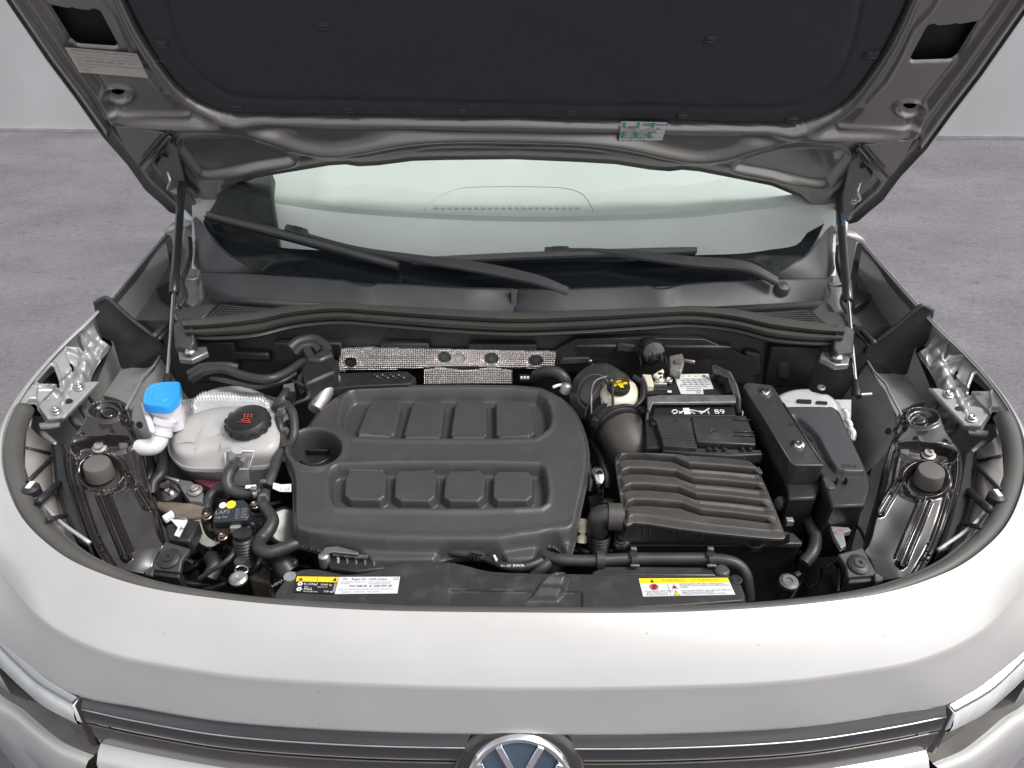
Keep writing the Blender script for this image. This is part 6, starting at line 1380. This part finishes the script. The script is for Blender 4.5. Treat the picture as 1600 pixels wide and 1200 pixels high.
htxt(m, q, 'EMISSION CONTROL INFORMATION', .06, .12, .0075, K.grey); htxt(m, q, 'Vehicle conforms to EPA Tier 3 Bin 30 regulations applicable to new LDV', .06, .24, .0055, K.grey)
for i, t in enumerate(('Group: MVGAV01.5A3G   Evap: MVGAR0110VDD   SPI 1.5L', 'TWC HO2S WR-HO2S CAC TC DFI', 'No adjustments needed. No other adjustments needed', 'Fuel: gasoline', 'Catalyst')): htxt(m, q, t, .06, .38+i*.125, .0055, K.grey)
for i in range(5):
    hrect(m, q, .20+.15*i, .44, .29+.15*i, .47, K.grey, 1)
m.build('emission_label', bonnet, label='white information sticker with small grey print')
q = hood_quad(((971, 190), (1043, 192), (1035, 221), (967, 222)), .0165)
m = MB(); 
P = [[q(u, v, 0)+HN*(-.004*abs(v-.2)) for v in (0, .33, .66, 1)] for u in np.linspace(0, 1, 9)]
for i in range(8):
    for j in range(3): m.prism([P[i][j], P[i+1][j], P[i+1][j+1], P[i][j+1]], -HN*.0003, K.offw)
for u in (.03, .34, .66): hrect(m, q, u, .02, u+.07, .30, K.green, 1)
for u in (.02, .33, .63): hrect(m, q, u, .5, u+.08, .78, K.green, 1)
for t, u, v, s_ in (('149E', .08, .34, .012), ('A0C', .46, .18, .013), ('0036H8', .74, .15, .008), ('L5   .. 2P', .56, .36, .008), ('423 D80  WC 0 D0L', .05, .52, .0082), ('.38  0 7FT 0 7GA', .05, .68, .0078), ('2.C 348  UHF 9 7L4P', .05, .82, .0075), ('X     BT   U2B BF', .05, .96, .007)): htxt(m, q, t, u, v, s_, K.ink)
for i in range(3): hrect(m, q, .0, .36+i*.2, 1, .37+i*.2, K.grey, 1)
m.build('build_sticker', bonnet, label='small white and green parts sticker over the rear rib')

mt['smoke'] = M('smoked_reflector', (.030, .025, .021), .2, .1, 1.0, .35, 14, coat_r=.04); mt['lampback'] = M('lamp_back', (.11, .092, .076), .2, .2, 1, .3, 18, coat_r=.05); mt['badgeblue'] = M('badge_blue', (.06,.09,.13), .15, .3, 1); mt['strip'] = M('gloss_strip', (.022, .022, .024), .10, .0, 1, .1, 6, coat_r=.05)
# ------------------------------------------------------------------ front face: grille bar, headlamps, bumper, badge
def arc(P, zs):
    return catmull(line_full([(x, y, z) for (x, y), z in zip(P, zs)], lambda x, y, z: Z(x, y, z)), 5)
gl = [(121, 1090), (215, 1110), (360, 1133), (570, 1147), (803, 1151)]
g0 = np.array(arc(gl, (.788, .784, .780, .778, .778)))
back = np.array([0, 1.0, 0])
def glrow(dy, dz): return g0+np.array([0, dy, dz])
m = MB(); m.ring_loft([glrow(.030, -.004), glrow(.012, -.006), glrow(.002, -.016), glrow(-.002, -.022)], mt['strip'], closed=False); gb = m.build('grille_bar', car, sharp=180)
m = MB(); m.tube(list(glrow(-.003, -.0235)), .0016, K.steel, seg=6, smooth=1); m.build('bright_line', gb, sharp=180)
m = MB(); m.ring_loft([glrow(-.002, -.025), glrow(-.006, -.036), glrow(-.006, -.050), glrow(-.002, -.058)], mt['strip'], closed=False); m.build('gloss_panel', gb, sharp=180)
m = MB(); m.tube(list(glrow(-.004, -.060)), .0018, mt['lampback'], seg=6, smooth=1); m.build('brown_line', gb, sharp=180)
m = MB(); m.ring_loft([glrow(-.002, -.062), glrow(-.004, -.085), glrow(.0, -.118)], mt['smoke'], closed=False); m.build('lower_grille_bar', gb, sharp=180)
m = MB(); m.ring_loft([glrow(.01, -.112), glrow(-.012, -.118), glrow(-.024, -.130), glrow(-.034, -.20), glrow(.0, -.38)], K.paint, closed=False); m.build('bumper', car, sharp=60)
def lampf(k):
    pts = [(-125, 880), (-60, 942), (-20, 975), (20, 1016), (60, 1053), (113, 1085)]
    zz = (.855, .835, .822, .808, .797, .788)
    t = catmull([Z(x, y, z) for (x, y), z in zip(pts, zz)], 5); t = np.array(t)
    n_ = t-np.array([0, 1.3, 0]); n_[:, 2] = 0; n_ /= np.linalg.norm(n_, axis=1)[:, None]
    sc_ = np.linspace(1.55, .92, len(t))[:, None]; r = lambda o, z: t+n_*o*sc_+np.array([0, 0, z])*(sc_ if z < -.04 else 1)
    m = MB(); m.ring_loft([r(-.03, -.006), r(-.008, -.008), r(-.006, -.012)], K.gloss, closed=False); m.ring_loft([r(-.008, -.012), r(-.03, -.10), r(-.008, -.15), r(.012, -.155)], mt['lampback'], closed=False)
    e = r(-.008, -.010)[-1]; m.prism([e, e+np.array([0, 0, -.12]), r(.010, -.13)[-1], r(.006, -.02)[-1]], W(.006, 0, 0), K.gloss)
    h = m.build('headlight', car, sharp=50)
    m = MB(); m.ring_loft([r(-.004, -.011), r(.004, -.013), r(.006, -.020), r(.002, -.024)], K.chrome, closed=False); m.ring_loft([r(.002, -.024), r(.008, -.030), r(.012, -.050), r(.012, -.066)], K.clear, closed=False); m.ring_loft([r(.012, -.066), r(.006, -.074), r(-.006, -.072)], K.chrome, closed=False); m.build('daytime_light_guide', h, sharp=40)
    m = MB(); q = r(.012, -.02)[-1]; m.prism([r(-.004, -.013)[-1], r(.008, -.020)[-1], r(.011, -.058)[-1], r(.006, -.072)[-1], r(-.006, -.068)[-1]], W(.003, 0, 0), K.clear); m.build('light_guide_end', h, bevel=.001)
    m = MB(); m.ring_loft([r(.002, -.008), r(.013, -.016), r(.019, -.06), r(.024, -.12), r(.022, -.150), r(.014, -.158)], K.lens, closed=False); m.build('lens', h, sharp=180)
    m = MB(); m.ring_loft([r(.012, -.157), r(.022, -.159), r(.030, -.170), r(.032, -.24), r(.02, -.50)], K.paint, closed=False); m.build('bumper_corner', car, sharp=60)
halves(lampf)
# badge: dark round plate, chrome ring, letters inside
bc = Z(812, 1192, .735); bn = np.array([0, -.93, .37]); bu = np.array([1., 0, 0]); bv = np.cross(bn, bu); bv = bv if bv[2] > 0 else -bv
bc = bc+np.array([0, -.004, -.0245])
def bring(prof, mat, name, par, sharp=50):
    m = MB(); m.ring_loft([np.array([bc+bn*h+R*(math.cos(a)*bu+math.sin(a)*bv) for a in np.linspace(0, 2*math.pi, 72, endpoint=False)]) for R, h in prof], mat, True, (False, prof[-1][0] < .002)); return m.build(name, par, sharp=sharp)
bd = bring([(.093, -.03), (.093, .0), (.089, .006), (.082, .009), (.066, .010)], K.gloss, 'badge', car)
bring([(.074, .006), (.074, .013), (.070, .017), (.063, .014), (.063, .006)], K.chrome, 'badge_ring', bd)
bring([(.065, .008), (.04, .010), (.0015, .011)], mt['badgeblue'], 'badge_disc', bd)
def bstroke(P, name='badge_letter'):
    m = MB()
    for a, b in zip(P[:-1], P[1:]):
        a = np.array(a); b = np.array(b); d = (b-a)/np.linalg.norm(b-a); n = np.array([-d[1], d[0]])*.0038
        m.prism([bc+bn*.016+bu*q[0]*1.22+bv*q[1]*1.22 for q in (a+n, b+n, b-n, a-n)], -bn*.005, K.chrome)
    m.build(name, bd, bevel=.0008)
bstroke([(-.024, .046), (-.003, .004), (.003, .004), (.024, .046)])
bstroke([(-.046, .024), (-.022, -.042), (0, -.006), (.022, -.042), (.046, .024)])
# dark block added behind the bumper so gaps read as shade, and the doors that carry the body on towards the back wall
m = MB(); m.box((0, .92, .50), (.72, 0, 0), (0, .12, 0), (0, 0, .20), K.plas3); m.build('gap_shade_block', car, bevel=.01)
def rear_side(k):
    m = MB(); rows = []
    for dx, z in ((-.80, 1.04), (-.85, 1.02), (-.865, .90), (-.885, .70), (-.86, .34)):
        rows.append(np.array([W(dx*(1-.03*max(0, (y-3.6))), y, z) for y in np.linspace(1.78, 4.3, 8)]))
    m.ring_loft(rows, K.paint, closed=False); d = m.build('body_side', car, sharp=50)
    for y in (1.98, 2.98, 3.75):
        m = MB(); m.box(W(-.866, y, .70), (.022, 0, 0), (0, .003, 0), (0, 0, .30), K.black); m.build('door_gap', d)
halves(rear_side)
